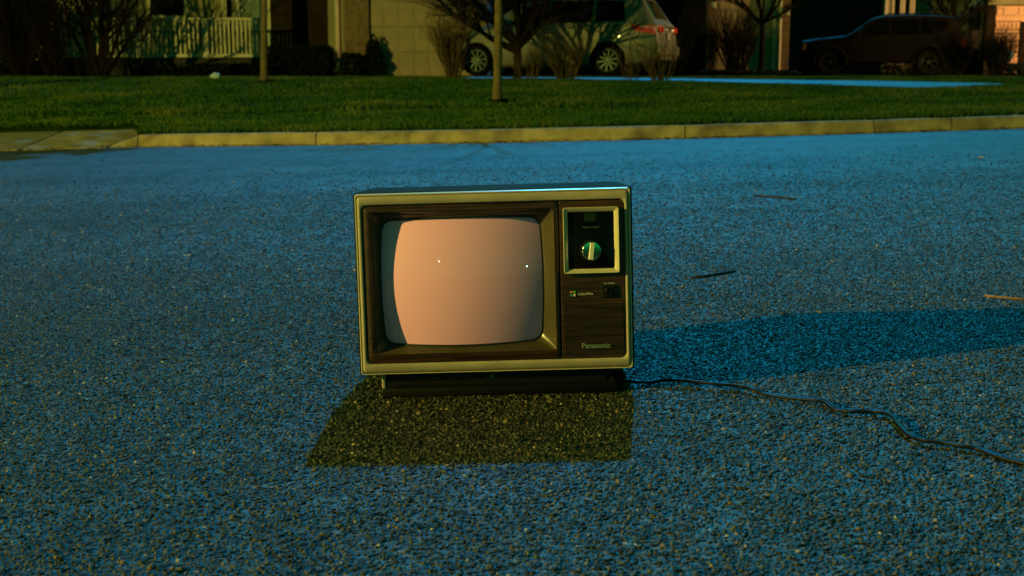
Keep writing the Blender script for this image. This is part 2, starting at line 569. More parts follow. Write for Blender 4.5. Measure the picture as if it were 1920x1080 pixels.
def stones():
    sp = 0.0080
    P = []
    y = 1.15
    while y < 10.8:
        half = 0.43 * y + 0.45
        spx = sp * (1 if y < 3.4 else 1 + (y - 3.4) * 0.14)
        n = int(2 * half / spx)
        x = -half + spx * (np.arange(n) + rng.random(n) * 0.9)
        yy = y + sp * (rng.random(n) - 0.5) * 1.3
        keep = rng.random(n) < (0.88 if y < 3.4 else 0.92 * max(0.0, 1 - (y - 3.4) / 7.4) ** 2.3)
        P.append(np.stack([x[keep], yy[keep]], 1))
        y += sp * (1 if y < 3.4 else 1 + (y - 3.4) * 0.30)
    P = np.concatenate(P)
    N = len(P)
    r = 0.0030 + 0.0029 * rng.random(N) ** 1.6
    r[rng.random(N) < 0.03] *= 1.35
    r *= np.clip(1 + (P[:, 1] - 3.4) * 0.15, 1, 2.1)
    hh = r * (0.28 + 0.4 * rng.random(N))
    a0 = rng.random(N) * 6.283
    ang = a0[:, None] + np.arange(4)[None] * 1.5708 + (rng.random((N, 4)) - 0.5) * 0.8
    el = 0.65 + 0.35 * rng.random(N)
    er = rng.random(N) * 3.14
    rr = r[:, None] * (0.8 + 0.4 * rng.random((N, 4)))
    ux, uy = rr * np.cos(ang), rr * np.sin(ang) * el[:, None]
    cx, sx = np.cos(er)[:, None], np.sin(er)[:, None]
    ux, uy = ux * cx - uy * sx, ux * sx + uy * cx
    base = SLOPE * P[:, 0]
    V = np.zeros((N, 8, 3))
    V[:, :4, 0], V[:, :4, 1], V[:, :4, 2] = P[:, 0:1] + ux, P[:, 1:2] + uy, base[:, None] - 0.0008
    t = 0.55 + 0.2 * rng.random(N)
    tx, ty = (rng.random(N) - 0.5) * 0.75, (rng.random(N) - 0.5) * 0.75
    flat = np.clip(1 - (P[:, 1] - 3.2) * 0.15, 0.25, 1)
    tx, ty = tx * flat, ty * flat
    hh = hh * (0.5 + 0.5 * flat)
    wx, wy = ux * t[:, None], uy * t[:, None]
    V[:, 4:, 0], V[:, 4:, 1] = P[:, 0:1] + wx, P[:, 1:2] + wy
    V[:, 4:, 2] = base[:, None] + hh[:, None] + tx[:, None] * wx + ty[:, None] * wy
    pat = []
    for k in range(4):
        j = (k + 1) % 4
        pat += [k, j, 4 + j, 4 + k]
    pat += [4, 5, 6, 7]
    li = (np.arange(N)[:, None] * 8 + np.array(pat)[None]).ravel()
    ob = mesh_np('aggregate', V.reshape(-1, 3), li, np.tile(np.array([4, 4, 4, 4, 4]), N), 'stone', road)
    ob['kind'] = 'stuff'
    print('stones', N)
stones()

# kerb: cast lengths with open joints
kerb = empty('kerb')
tag(kerb, 'pale concrete kerb along the far side of the street', kind='structure')
def kerb_piece(x0, x1, h0=0.115, h1=0.115, mat='concrete', name='kerb_length'):
    m_ = MB()
    n = max(3, int((x1 - x0) / 0.3))
    ls = []
    for i in range(n + 1):
        x = x0 + (x1 - x0) * i / n
        h = h0 + (h1 - h0) * i / n
        e = 0.004 if i in (0, n) else 0.0
        y, z = Yk(x), zr(x)
        w = 0.003 * math.sin(x * 5.1)
        ls.append([(x, y + w + e, z - 0.12), (x, y + w + e, z + h * 0.25), (x, y + 0.03 + w + e, z + h * 0.86 - e), (x, y + 0.055, z + h - e), (x, y + 0.17, z + h - e), (x, y + 0.17, z - 0.12)])
    m_.loops(ls, True, True, True)
    m_.build(name, mat, kerb, smooth=35)
jx = [on_road(p, 0.0 + q).x for p, q in [(258, 275), (592, 271.5), (1285, 259), (1640, 249), (1790, 245)]]
L = jx[1] - jx[0]
kerb_piece(APRON_X + 0.02, jx[0] - 0.006, 0.02, 0.108)
joints = jx + [jx[-1] + L * k for k in range(1, 5)]
for a, b in zip(joints[:-1], joints[1:]):
    kerb_piece(a + 0.006, b - 0.006, mat='concrete')
AP0 = APRON_X - 3.6
for k in range(5):
    kerb_piece(AP0 - L * (k + 1) + 0.006, AP0 - L * k - 0.006)

# dropped driveway crossing at the left
apron = empty('driveway_apron')
tag(apron, 'dropped concrete driveway crossing at the left end of the kerb', kind='structure')
def slab(poly, mat):
    def zt(x, y):
        s = max(0.0, min(1.0, (y - Yk(x)) / 2.0))
        return zr(x) + 0.012 + 0.085 * s
    m_ = MB()
    m_.prism(poly, lambda x, y: zt(x, y) - 0.12, zt)
    m_.build('concrete_slab', mat, apron)
xa, xb, xc = AP0, on_road(43, 281).x, APRON_X
def ap(x, t):
    return (x, Yk(x) - 0.0 + t * 2.05)
slab([ap(xa, 0), ap(xb - 0.012, 0), ap(xb - 0.30, 1), ap(xa, 1)], 'concrete_dark')
slab([ap(xb + 0.012, 0), ap(xc - 0.012, 0), ap(xc - 0.06, 1), ap(xb - 0.27, 1)], 'concrete')

# lawn: one sheet to the horizon
m_ = MB()
cols = sorted(set([-250, -120, -60, -40, -30, -22, 22, 30, 40, 60, 120, 250] + [round(-18 + 0.3 * i, 2) for i in range(121)] + [APRON_X - 0.25, APRON_X + 0.25]))
ts = [0, 0.06, 0.14, 0.24] + [0.4 + 0.25 * i for i in range(15)] + [3.95 + 0.1 * i for i in range(8)] + [4.9 + 0.45 * i for i in range(24)] + [17, 20, 26, 40, 70, 140, 400, 900]
m_.loops([[(x, lawn_start(x), gz(x, lawn_start(x)) - 0.2) for x in cols]] + [[(x, lawn_start(x) + t, gz(x, lawn_start(x) + t)) for x in cols] for t in ts], closed=False)
lawn = m_.build('lawn', 'soil', smooth=True)
tag(lawn, 'wide mown front lawn rising from the kerb to the houses', kind='structure')
# verge on the camera's side of the street
m_ = MB()
m_.loops([[(x, VERGE_Y - t, zr(x) + 0.10) for x in (-250, -90, -40, -14, 0, 14, 40, 90, 250)] for t in (0.0, 3, 20, 120, 400)], closed=False)
m_.loops([[(x, VERGE_Y, zr(x) - 0.05) for x in (-90, -40, -14, 0, 14, 40, 90)], [(x, VERGE_Y, zr(x) + 0.10) for x in (-90, -40, -14, 0, 14, 40, 90)]], closed=False)
tag(m_.build('verge', 'soil'), 'dark grass verge on the near side of the street', kind='structure')

# driveway, draped over the lawn
drive_px_top = [(870, 147), (1000, 147.5), (1150, 148), (1290, 149.5), (1500, 152.5), (1640, 154.5), (1730, 156), (1800, 157.5), (1880, 159.5)]
drive_px_bot = [(870, 149.5), (1000, 150.5), (1150, 152), (1290, 154.5), (1500, 160.5), (1640, 165), (1730, 168), (1800, 165.5), (1880, 161.5)]
top = [on_lawn(*p) for p in drive_px_top]
bot = [on_lawn(*p) for p in drive_px_bot]
m_ = MB()
nn = 9
m_.loops([[(b + (t - b) * (k / (nn - 1))).xy.to_tuple() + (gz(*(b + (t - b) * (k / (nn - 1))).xy) + 0.025,) for k in range(nn)] for b, t in zip(bot, top)], closed=False)
# spur towards the first garage
drive = m_.build('driveway', 'drive', smooth=True)
tag(drive, 'pale concrete driveway sweeping across the lawn to the parked minivan', kind='structure')
dpoly = [p.xy for p in bot] + [p.xy for p in reversed(top)]
dpx = np.array([p[0] for p in dpoly])
dpy = np.array([p[1] for p in dpoly])
def in_drive(X, Y):
    ins = np.zeros(len(X), bool)
    j = len(dpx) - 1
    for i in range(len(dpx)):
        c = ((dpy[i] > Y) != (dpy[j] > Y)) & (X < (dpx[j] - dpx[i]) * (Y - dpy[i]) / (dpy[j] - dpy[i] + 1e-12) + dpx[i])
        ins ^= c
        j = i
    return ins

def grass():
    N = 330000
    u = rng.random(N)
    Y = 11.0 * (28.0 / 11.0) ** (u ** 1.25)
    X = (rng.random(N) * 2 - 1) * (0.42 * Y + 0.8)
    st = np.array([lawn_start(float(x)) for x in np.linspace(-14, 14, 281)])
    s0 = np.interp(X, np.linspace(-14, 14, 281), st)
    lipd = np.abs(Y - (np.interp(X, np.linspace(-14, 14, 281), [Yk(float(x)) for x in np.linspace(-14, 14, 281)]) + 4.1 + 0.25 * np.sin(X * 0.35)))
    k = (Y > s0 - 0.02) & ~in_drive(X, Y) & ((lipd > 0.20) | (rng.random(N) < 0.12))
    X, Y, s0 = X[k], Y[k], s0[k]
    N = len(X)
    Z = np.array([gz(float(x), float(y)) for x, y in zip(X, Y)])
    clump = 0.5 + 0.5 * np.sin(X * 3.1 + 1.7 * np.sin(Y * 2.3)) * np.sin(Y * 2.7 + 1.3 * np.sin(X * 1.9))
    h = (0.022 + 0.03 * rng.random(N)) * (0.75 + 0.6 * clump)
    w = (0.0035 + 0.003 * rng.random(N)) * (Y / 11.0) * 1.5
    a = rng.random(N) * 6.283
    lean = rng.normal(0, 0.5, (N, 2)) * h[:, None]
    # blades at the kerb hang over it a little
    lean[:, 1] -= np.where(Y - s0 < 0.06, 0.035, 0)
    dx, dy = np.cos(a) * w, np.sin(a) * w
    V = np.zeros((N, 3, 3))
    V[:, 0] = np.stack([X - dx, Y - dy, Z - 0.004], 1)
    V[:, 1] = np.stack([X + dx, Y + dy, Z - 0.004], 1)
    V[:, 2] = np.stack([X + lean[:, 0], Y + lean[:, 1], Z + h], 1)
    ob = mesh_np('grass', V.reshape(-1, 3), np.arange(N * 3), np.full(N, 3), 'grass')
    tag(ob, 'short green grass blades covering the front lawn', 'grass', kind='stuff')
grass()

# ------------------------------------------------------------------ television
TVY = 2.565
tvp = on_road(935, 739)
TV_X = tvp.x
tv = empty('television', (TV_X + 0.003, TVY, zr(TV_X) + 0.0015), (0, -0.0275, 0),
           'old walnut and beige television set standing alone on the asphalt', 'television')
K = 0.557 / 515.0
TILT = R(3.5)
Z0 = 0.054
FS = 1.036
Fm = Matrix(((1, 0, 0, -0.004), (0, math.sin(TILT), -math.cos(TILT), -0.018), (0, math.cos(TILT), math.sin(TILT), Z0), (0, 0, 0, 1)))
def fx(p): return (p - 257.5) * K
def fh(p): return (330 - p) * K * FS
def face():
    return MB(Fm)
def rr(x0, y0, x1, y1, r, n=0.0, seg=6):
    """rounded rectangle in face pixels (y down) at height n above the face"""
    out = []
    for cx, cy, a0 in ((x1 - r, y0 + r, 0), (x0 + r, y0 + r, 90), (x0 + r, y1 - r, 180), (x1 - r, y1 - r, 270)):
        for k in range(seg + 1):
            a = R(a0 + 90 * k / seg)
            out.append((cx + r * math.cos(a), cy - r * math.sin(a)))
    return [(fx(a), fh(b), n) for a, b in out]
# cabinet shell (slightly taller and wider than the front, open seam of black at the sides)
m_ = face()
m_.loops([rr(-1, -1, 516, 330.5, 5, -0.0125), rr(-3.8, -2, 519, 331, 6, -0.013), rr(-3.8, -2.5, 519, 331, 6, -0.335), rr(2, 2, 513, 326, 8, -0.36)], True, False, True)
m_.build('cabinet', 'cab', tv, smooth=30)
m_ = face()
m_.loops([rr(60, 40, 455, 315, 20, -0.359), rr(90, 60, 425, 305, 20, -0.385)], True, False, True)
m_.build('back_cover', 'black', tv, smooth=30)
# chrome edging
m_ = face()
m_.loops([rr(0.6, 0.6, 514.4, 329.4, 5, -0.013), rr(-0.6, -0.6, 515.6, 330.6, 5.5, -0.006), rr(1.0, 1.2, 514, 329.4, 5, -0.0015), rr(2.6, 3.4, 512.4, 328.4, 5, -0.002), rr(2.6, 3.4, 512.4, 328.4, 5, -0.013)], True)
m_.build('chrome_edging', 'frame_metal', tv, smooth=40)
# beige front frame
m_ = face()
m_.loops([rr(3.0, 3.8, 512, 328, 5, -0.012), rr(3.2, 4.2, 511.8, 327.4, 5, -0.004), rr(4.6, 5.6, 510.4, 323, 5, -0.0005), rr(6.8, 8, 508, 316, 6, 0.0012), rr(10.2, 18.5, 505.4, 312, 10, 0.0010), rr(11.4, 20.2, 504, 310.6, 11, -0.001), rr(11.6, 20.6, 503.6, 310.4, 11, -0.009)], True)
m_.build('front_frame', 'beige', tv, smooth=50)
# black gap line between frame and fascia
m_ = face()
m_.loops([rr(11.2, 20, 504, 311, 11, -0.0085), rr(30, 40, 480, 290, 6, -0.0085)], True)
m_.build('gap_gasket', 'gasket', tv)
# wood fascia round the tube
m_ = face()
m_.loops([rr(13.6, 22.6, 379, 308.6, 9, -0.008), rr(13.6, 22.6, 379, 308.6, 9, -0.0025), rr(14.6, 23.6, 378.2, 307.6, 9, -0.0015), rr(23.6, 33, 372.6, 294.4, 6, -0.0008), rr(23.6, 33, 372.6, 294.4, 6, -0.012)], True)
m_.build('screen_surround', 'fascia', tv, smooth=40)
# sloping mask
def tube_loop(g, n):
    # barrel shaped screen opening, g grows it
    x0, y0, x1, y1 = 42 - g, 49 - g, 348 + g, 279 + g
    cx, cy = (x0 + x1) / 2, (y0 + y1) / 2
    pts = rr(x0, y0, x1, y1, 17, n)
    out = []
    for (a, b, c) in pts:
        u = (a / K + 257.5 - cx) / ((x1 - x0) / 2)
        v = (330 - b / K / FS - cy) / ((y1 - y0) / 2)
        u2 = u * (1 - 0.022 * v * v * abs(u))
        v2 = v * (1 - 0.026 * u * u * abs(v))
        out.append((fx(cx + u2 * (x1 - x0) / 2), fh(cy + v2 * (y1 - y0) / 2), c))
    return out
def dense(lp, per=3):
    out = []
    n = len(lp)
    for i in range(n):
        a, b = Vector(lp[i]), Vector(lp[(i + 1) % n])
        k = 10 if (a - b).length > 0.05 else 1
        for j in range(k):
            out.append(tuple(a + (b - a) * j / k))
    return out
def barrel(lp):
    # re-apply barrel to densified loop of the opening
    cx, cy, hx, hy = 195.0, 164.0, 153.0, 115.0
    out = []
    for (a, b, c) in lp:
        u = (a / K + 257.5 - cx) / hx
        v = (330 - b / K / FS - cy) / hy
        out.append((fx(cx + hx * u * (1 - 0.030 * v * v)), fh(cy + hy * v * (1 - 0.035 * u * u)), c))
    return out
def sdepth(x, h):
    dx = x - fx(195)
    dh = h - fh(164)
    return 0.0042 - dx * dx / (2 * 0.41) - dh * dh / (2 * 0.50)
L0 = dense(rr(24.6, 34, 371.6, 293.4, 6, -0.0012))
L1 = dense(rr(40, 46, 350, 282, 15, -0.014))
L2 = barrel(dense(rr(38.5, 44.5, 351.5, 283.5, 19, 0)))
L3 = barrel(dense(rr(42, 48, 348, 280, 18, 0)))
L2 = [(a, b, sdepth(a, b) + 0.0042) for a, b, c in L2]
L3b = [(a, b, sdepth(a, b) - 0.002) for a, b, c in L3]
L3 = [(a, b, sdepth(a, b) + 0.003) for a, b, c in L3]
m_ = face()
m_.loops([L0, [(a[0] * 0.12 + b[0] * 0.88, a[1] * 0.12 + b[1] * 0.88, a[2] * 0.12 + b[2] * 0.88 - 0.0015) for a, b in zip(L0, L2)], L2], True)
m_.build('screen_mask', 'mask', tv, smooth=30)
m_ = face()
m_.loops([L2, L3, L3b], True)
m_.build('tube_gasket', 'gasket', tv, smooth=30)
# picture tube face
m_ = face()
nx, ny = 40, 30
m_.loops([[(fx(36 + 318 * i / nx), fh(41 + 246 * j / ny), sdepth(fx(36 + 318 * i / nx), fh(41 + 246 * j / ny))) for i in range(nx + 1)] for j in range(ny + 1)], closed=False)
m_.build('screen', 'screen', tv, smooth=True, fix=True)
# control panel
m_ = face()
m_.loops([rr(382, 22.6, 502, 308.6, 1.2, -0.008), rr(382, 22.6, 502, 308.6, 1.2, -0.0025), rr(382.8, 23.4, 501.2, 307.8, 1.5, -0.0015)], True, True, True)
# (rounded outer corners come from the frame)
m_.build('control_panel', 'fascia', tv)
def plate(x0, y0, x1, y1, r, n0, n1, name, mat, parent=tv, b=0.8):
    q = face()
    q.loops([rr(x0, y0, x1, y1, r, n0), rr(x0, y0, x1, y1, r, n1 - 0.0006), rr(x0 + b, y0 + b, x1 - b, y1 - b, max(r - b, 0.3), n1)], True, True, True)
    return q.build(name, mat, parent, smooth=40)
cp = plate(396, 41, 484.5, 146.5, 2, -0.0014, 0.0006, 'channel_panel', 'black_gloss')
m_ = face()
m_.loops([rr(388.5, 34, 492.5, 153.5, 4, -0.002), rr(388.5, 34, 492.5, 153.5, 4, 0.0075), rr(389.1, 34.6, 491.9, 152.9, 3.6, 0.0086), rr(389.9, 35.4, 491.1, 152.1, 3.2, 0.0084), rr(397, 42, 483.5, 145.5, 1.6, 0.0012)], True)
m_.build('panel_frame', 'frame_metal', tv, smooth=30)
# channel knob
kx0, ky0 = 440.5, 113
def lathe_face(prof, name, mat, parent, cx=kx0, cy=ky0, n=40, sm=35):
    q = face()
    q.loops([[(fx(cx) + r * K * math.cos(2 * math.pi * k / n), fh(cy) + r * K * math.sin(2 * math.pi * k / n), h) for k in range(n)] for r, h in prof], True, True, True)
    return q.build(name, mat, parent, smooth=sm)
knob = lathe_face([(21.5, 0.0007), (21.5, 0.004), (20.8, 0.0055), (19, 0.006)], 'channel_knob', 'black', tv)
lathe_face([(17.8, 0.0058), (17.6, 0.0085), (16.8, 0.0092), (12, 0.0094)], 'knob_face', 'chrome', knob)
q = face()
ca, sa = math.cos(R(-7)), math.sin(R(-7))
def kb(u, v, n):
    return (fx(kx0) + (u * ca - v * sa) * K, fh(ky0) + (u * sa + v * ca) * K, n)
q.loops([[kb(-4.6, -16, 0.009), kb(4.6, -16, 0.009), kb(4.6, 16, 0.009), kb(-4.6, 16, 0.009)],
         [kb(-4.2, -15.6, 0.0185), kb(4.2, -15.6, 0.0185), kb(4.2, 15.6, 0.0185), kb(-4.2, 15.6, 0.0185)],
         [kb(-3.4, -15, 0.0192), kb(3.4, -15, 0.0192), kb(3.4, 15, 0.0192), kb(-3.4, 15, 0.0192)]], True, True, True)
q.build('knob_grip', 'knob_silver', knob)
plate(429, 44, 450, 60, 1.5, 0.0004, 0.0012, 'channel_window', 'window_green', cp, 0.5)
# on-off push button
bb = plate(457, 177, 489.5, 199, 2, -0.0012, 0.0012, 'button_bezel', 'black')
lathe_face([(7.2, 0.001), (7.2, 0.0028), (6.4, 0.0034), (3.0, 0.0022)], 'power_button', 'black_gloss', bb, 472.5, 188, 24)
# badge
bd = plate(397, 184, 410.5, 196, 1.6, -0.0012, 0.0004, 'colour_badge', 'gasket', tv, 0.3)
for cx_, cy_, mt in ((400.9, 187.3, 'dot_orange'), (406.9, 187.0, 'dot_green'), (400.9, 193.1, 'dot_blue'), (406.9, 192.9, 'dot_cream')):
    lathe_face([(2.5, 0.0004), (2.4, 0.0008)], 'badge_dot', mt, bd, cx_, cy_, 16)
# ridge under the badge row, speaker grille
plate(383.5, 203.6, 501, 205, 0.4, -0.0013, 0.0002, 'panel_ridge', 'fascia', tv, 0.3)
m_ = face()
for i in range(33):
    x = 388 + i * 3.4
    m_.box((fx(x) - 0.0008, fh(303), -0.0016), (fx(x) + 0.0008, fh(209), 0.0001))
for j in range(28):
    y = 209.5 + j * 3.43
    m_.box((fx(387), fh(y) - 0.0008, -0.0016), (fx(498), fh(y) + 0.0008, -0.0002))
m_.build('speaker_grille', 'fascia', tv)

def text(body, mat, parent, width, origin, T, depth=0.0003, name='lettering', bold=0.0):
    """flat raised lettering: width in metres, origin (x, h, n) of its left end on the baseline, in frame T"""
    cu = bpy.data.curves.new('t', 'FONT')
    cu.body = body
    cu.size = 1.0
    cu.extrude = 0.02
    cu.offset = bold
    cu.resolution_u = 2
    o = bpy.data.objects.new('t', cu)
    COL.objects.link(o)
    bpy.context.view_layer.update()
    me = bpy.data.meshes.new_from_object(o.evaluated_get(bpy.context.evaluated_depsgraph_get()))
    bpy.data.objects.remove(o)
    bpy.data.curves.remove(cu)
    n = len(me.vertices)
    co = np.zeros(n * 3)
    me.vertices.foreach_get('co', co)
    co = co.reshape(-1, 3)
    s = width / (co[:, 0].max() - co[:, 0].min())
    x0 = co[:, 0].min()
    for i, v in enumerate(me.vertices):
        v.co = T @ Vector((origin[0] + (co[i, 0] - x0) * s, origin[1] + co[i, 1] * s, origin[2] + (co[i, 2] / 0.02) * depth))
    me.name = name
    me.materials.clear()
    me.materials.append(M[mat])
    o = bpy.data.objects.new(name, me)
    COL.objects.link(o)
    o.parent = parent
    return o
text('Panasonic', 'ink_green', tv, 54 * K, (fx(419), fh(291), 0.0006), Fm, 0.0006, bold=0.025)
text('ColorPilot', 'ink', tv, 29 * K, (fx(413), fh(193.4), -0.0011), Fm, bold=0.02)
text('Push ON/Off', 'ink', tv, 21 * K, (fx(462.5), fh(174.5), -0.0011), Fm, bold=0.01)
text('Channel  Control', 'ink_dim', cp, 31 * K, (fx(424.5), fh(71.5), 0.0008), Fm)
# stand
xl, xr = -0.243, 0.243
m_ = MB()
m_.bevel_box((xl, 0.0, 0.0), (xr, 0.30, 0.019), 0.003)
m_.build('stand', 'base_black', tv, smooth=30)
stand = tv.children[-1] if False else [o for o in tv.children if o.name.startswith('stand')][0]
m_ = MB()
m_.loops([[(xl + 0.004, 0.005, 0.018), (xr - 0.004, 0.005, 0.018), (xr - 0.004, 0.29, 0.018), (xl + 0.004, 0.29, 0.018)],
          [(xl + 0.006, 0.010, 0.075), (xr - 0.016, 0.010, 0.075), (xr - 0.016, 0.29, 0.075), (xl + 0.006, 0.29, 0.075)]], True, True, True)
m_.build('stand_riser', 'base_black', stand)
m_ = MB()
m_.bevel_box((xl + 0.022, 0.0032, 0.022), (xr - 0.022, 0.0095, 0.058), 0.0012)
door = m_.build('control_door', 'black', stand)
m_ = MB()
m_.bevel_box((xl - 0.001, 0.004, 0.018), (xl + 0.0065, 0.012, 0.052), 0.002)
m_.build('stand_lit_strip', 'beige', stand)  # beige gives the stand's lit left end by colour
Bm = Matrix(((1, 0, 0, 0), (0, 0, -1, 0.0032), (0, 1, 0, 0.0), (0, 0, 0, 1)))
def bx_(p): return (p - 935) * K
for s_, px0, w in (('Bright', 775, 10), ('Picture', 804, 17), ('Tint', 842, 7), ('Color', 873, 9), ('AFT', 906, 7), ('ColorPilot', 933, 18)):
    text(s_, 'ink_dim', stand, w * K, (bx_(px0), 0.037, 0.0002), Bm)
for (dx, dh, mt) in ((918.5, 0.0425, 'dot_green'), (923.5, 0.0425, 'ink_dim'), (918.5, 0.0375, 'ink'), (923.5, 0.0375, 'dot_green')):
    q = MB(Bm)
    q.lathe([(0.0017, 0.0001), (0.0016, 0.0006)], 'z', (bx_(dx), dh, 0), 12, True, True)
    q.build('badge_dot', mt, stand)
m_ = MB()
m_.bevel_box((xr - 0.004, 0.05, 0.004), (xr + 0.022, 0.09, 0.026), 0.004)
m_.build('cord_outlet', 'base_black', stand)

# mains cord
cord_px = [(1166, 712, .020), (1190, 716, .012), (1215, 716.5, .009), (1240, 713.5, .012), (1262, 712.5, .017), (1300, 715.5, .014), (1345, 720, .014), (1390, 724, .012), (1410, 729, .013), (1432, 738, .007), (1465, 743.5, .006), (1500, 747.5, .007), (1535, 750, .010), (1550, 755, .012), (1560, 763, .010), (1572, 769, .007), (1600, 770.5, .010), (1635, 771, .010), (1660, 774, .012), (1675, 782, .013), (1684, 794, .013), (1697, 809, .011), (1712, 820, .009), (1735, 826, .010), (1770, 831, .009), (1805, 836, .010), (1835, 842, .008), (1870, 855, .006), (1920, 868, .005), (1990, 884, .005), (2060, 890, .005), (2110, 880, .005)]
ctrl = [on_road(a, b, c) for a, b, c in cord_px]
pts = []
for i in range(len(ctrl) - 1):
    p0, p1, p2, p3 = ctrl[max(i - 1, 0)], ctrl[i], ctrl[i + 1], ctrl[min(i + 2, len(ctrl) - 1)]
    for k in range(6):
        t = k / 6
        pts.append(0.5 * ((2 * p1) + (p2 - p0) * t + (2 * p0 - 5 * p1 + 4 * p2 - p3) * t * t + (3 * p1 - p0 - 3 * p2 + p3) * t ** 3))
pts.append(ctrl[-1])
m_ = MB()
off = []
for i, p in enumerate(pts):
    d = (pts[min(i + 1, len(pts) - 1)] - pts[max(0, i - 1)]).normalized()
    tw = R(35) * math.sin(i * 0.06)
    s = d.cross(Vector((0, 0, 1))).normalized()
    off.append(s * math.cos(tw) + Vector((0, 0, 1)) * math.sin(tw) * 0.6)
for sgn in (-1, 1):
    m_.tube([p + o * 0.0026 * sgn for p, o in zip(pts, off)], 0.0033, 8)
cord = m_.build('power_cord', 'cord', smooth=True)
tag(cord, 'black twin mains cord trailing right from the television over the asphalt', 'cord')
# ------------------------------------------------------------------ small things on the road
def stick(name, pxs, r, mat, label, lift=0.004):
    p = [on_road(a, b, lift) for a, b in pxs]
    q = MB()
    n = len(p)
    q.tube(p, [r * (0.5 + 0.5 * math.sin(math.pi * (0.15 + 0.7 * i / (n - 1)))) for i in range(n)], 6)
    tag(q.build(name, mat, smooth=True), label, 'twig')
stick('twig', [(1414, 366.5), (1440, 368), (1470, 370), (1492, 373)], 0.0062, 'wet_stick', 'dark wet twig lying on the road, farthest of the three twigs', 0.006)
stick('twig', [(1296, 520.5), (1325, 517.5), (1350, 513.5), (1378, 508)], 0.006, 'wet_stick', 'short dark twig on the asphalt to the right of the television')
stick('twig', [(1845, 554), (1870, 557), (1895, 559), (1945, 563)], 0.0042, 'dry_stick', 'dry orange brown twig at the right edge above the cord')
def chip(name, px, py, s, mat, label, cat, flat=0.5):
    p = on_road(px, py)
    bm = bmesh.new()
    bmesh.ops.create_icosphere(bm, subdivisions=2, radius=s)
    for v in bm.verts:
        v.co *= 0.8 + 0.4 * random.random()
        v.co.z *= flat
    q = MB()
    bm.verts.index_update()
    q.add([v.co + p + Vector((0, 0, s * flat * 0.8)) for v in bm.verts], [[v.index for v in f.verts] for f in bm.faces])
    bm.free()
    tag(q.build(name, mat), label, cat)
def leaf(px, py, s, rot, mat, label):
    p = on_road(px, py, 0.004)
    q = MB()
    ls = []
    for i in range(7):
        t = i / 6
        w = s * 0.32 * math.sin(math.pi * min(0.97, 0.06 + t * 0.9)) ** 0.8
        u = (t - 0.5) * s
        c, s_ = math.cos(rot), math.sin(rot)
        row = []
        for k in (-1, 0, 1):
            x, y, z = u, k * w, 0.004 + 0.10 * s * abs(k) + 0.12 * s * t * t
            row.append((p.x + x * c - y * s_, p.y + x * s_ + y * c, p.z + z))
        ls.append(row)
    q.loops(ls, closed=False)
    tag(q.build('fallen_leaf', mat), label, 'leaf')
leaf(1838, 298, 0.06, 0.3, 'leaf_litter', 'pale curled leaf lying far out on the right side of the road')
leaf(1402, 525, 0.018, 1.2, 'dry_stick', 'tiny brown leaf beside the short dark twig')
chip('pebble', 665.5, 508, 0.006, 'pebble', 'pinkish pebble beside the left side of the television', 'pebble', 0.7)
chip('pebble', 581, 372, 0.007, 'pebble', 'pale pebble on the road far left of the television', 'pebble', 0.6)

# crumpled white paper on the lawn
p = on_lawn(404, 150)
bm = bmesh.new()
bmesh.ops.create_icosphere(bm, subdivisions=3, radius=0.09)
for v in bm.verts:
    v.co *= 0.65 + 0.6 * random.random()
    v.co.z *= 0.75
bm.verts.index_update()
q = MB().add([v.co + p + Vector((0, 0, 0.06)) for v in bm.verts], [[v.index for v in f.verts] for f in bm.faces])
bm.free()
tag(q.build('crumpled_paper', 'white_bag'), 'crumpled white paper lying at the top of the lawn by the porch', 'litter')

# ------------------------------------------------------------------ houses
def X(px, Y): return at(px, 100, Y).x
def Zp(py, Y): return at(960, py, Y).z
G = PAD
def brick_wall(parent, x0, x1, Y, z0, z1, mat='brick', mort='mortar', depth=0.3, bw=0.2, bh=0.065, j=0.011, axis='x', flip=1, zmax=None):
    """mortar core plus proud bricks in running bond on the front; axis 'y' builds a side wall at x=Y from y=x0..x1"""
    core = MB()
    if axis == 'x':
        core.box((x0, Y + 0.008, z0), (x1, Y + depth, z1))
    else:
        core.box((Y + 0.008 if flip > 0 else Y - depth, x0, z0), (Y + depth if flip > 0 else Y - 0.008, x1, z1))
    core.build('mortar_wall', mort, parent)
    q = MB()
    z = z0
    row = 0
    top_ = min(z1, zmax if zmax else z1)
    while z + bh < top_:
        x = x0 - (bw / 2 if row % 2 else 0)
        while x < x1 - 0.02:
            a, b = max(x, x0), min(x + bw - j, x1)
            if b - a > 0.03:
                d = random.uniform(-0.002, 0.003)
                if axis == 'x':
                    q.box((a, Y + d, z), (b, Y + 0.05, z + bh - j))
                else:
                    q.box((Y + d, a, z), (Y + 0.05, b, z + bh - j)) if flip > 0 else q.box((Y - 0.05, a, z), (Y - d, b, z + bh - j))
            x += bw
        z += bh
        row += 1
    o = q.build('brick_courses', mat, parent, fix=False)
    o['kind'] = 'stuff'
    return o
def part(name, mat, parent, lo, hi, bevel=0.0):
    q = MB()
    if bevel:
        q.bevel_box(lo, hi, bevel, 1)
    else:
        q.box(lo, hi)
    return q.build(name, mat, parent)
def gable(parent, x0, x1, y0, y1, z0, z1):
    """ridge parallel to the street"""
    ym = (y0 + y1) / 2
    q = MB()
    q.loops([[(x0, y0 - 0.4, z0), (x0, ym, z1), (x0, y1 + 0.4, z0)], [(x1, y0 - 0.4, z0), (x1, ym, z1), (x1, y1 + 0.4, z0)]], True, True, True)
    return q.build('roof', 'roof', parent)
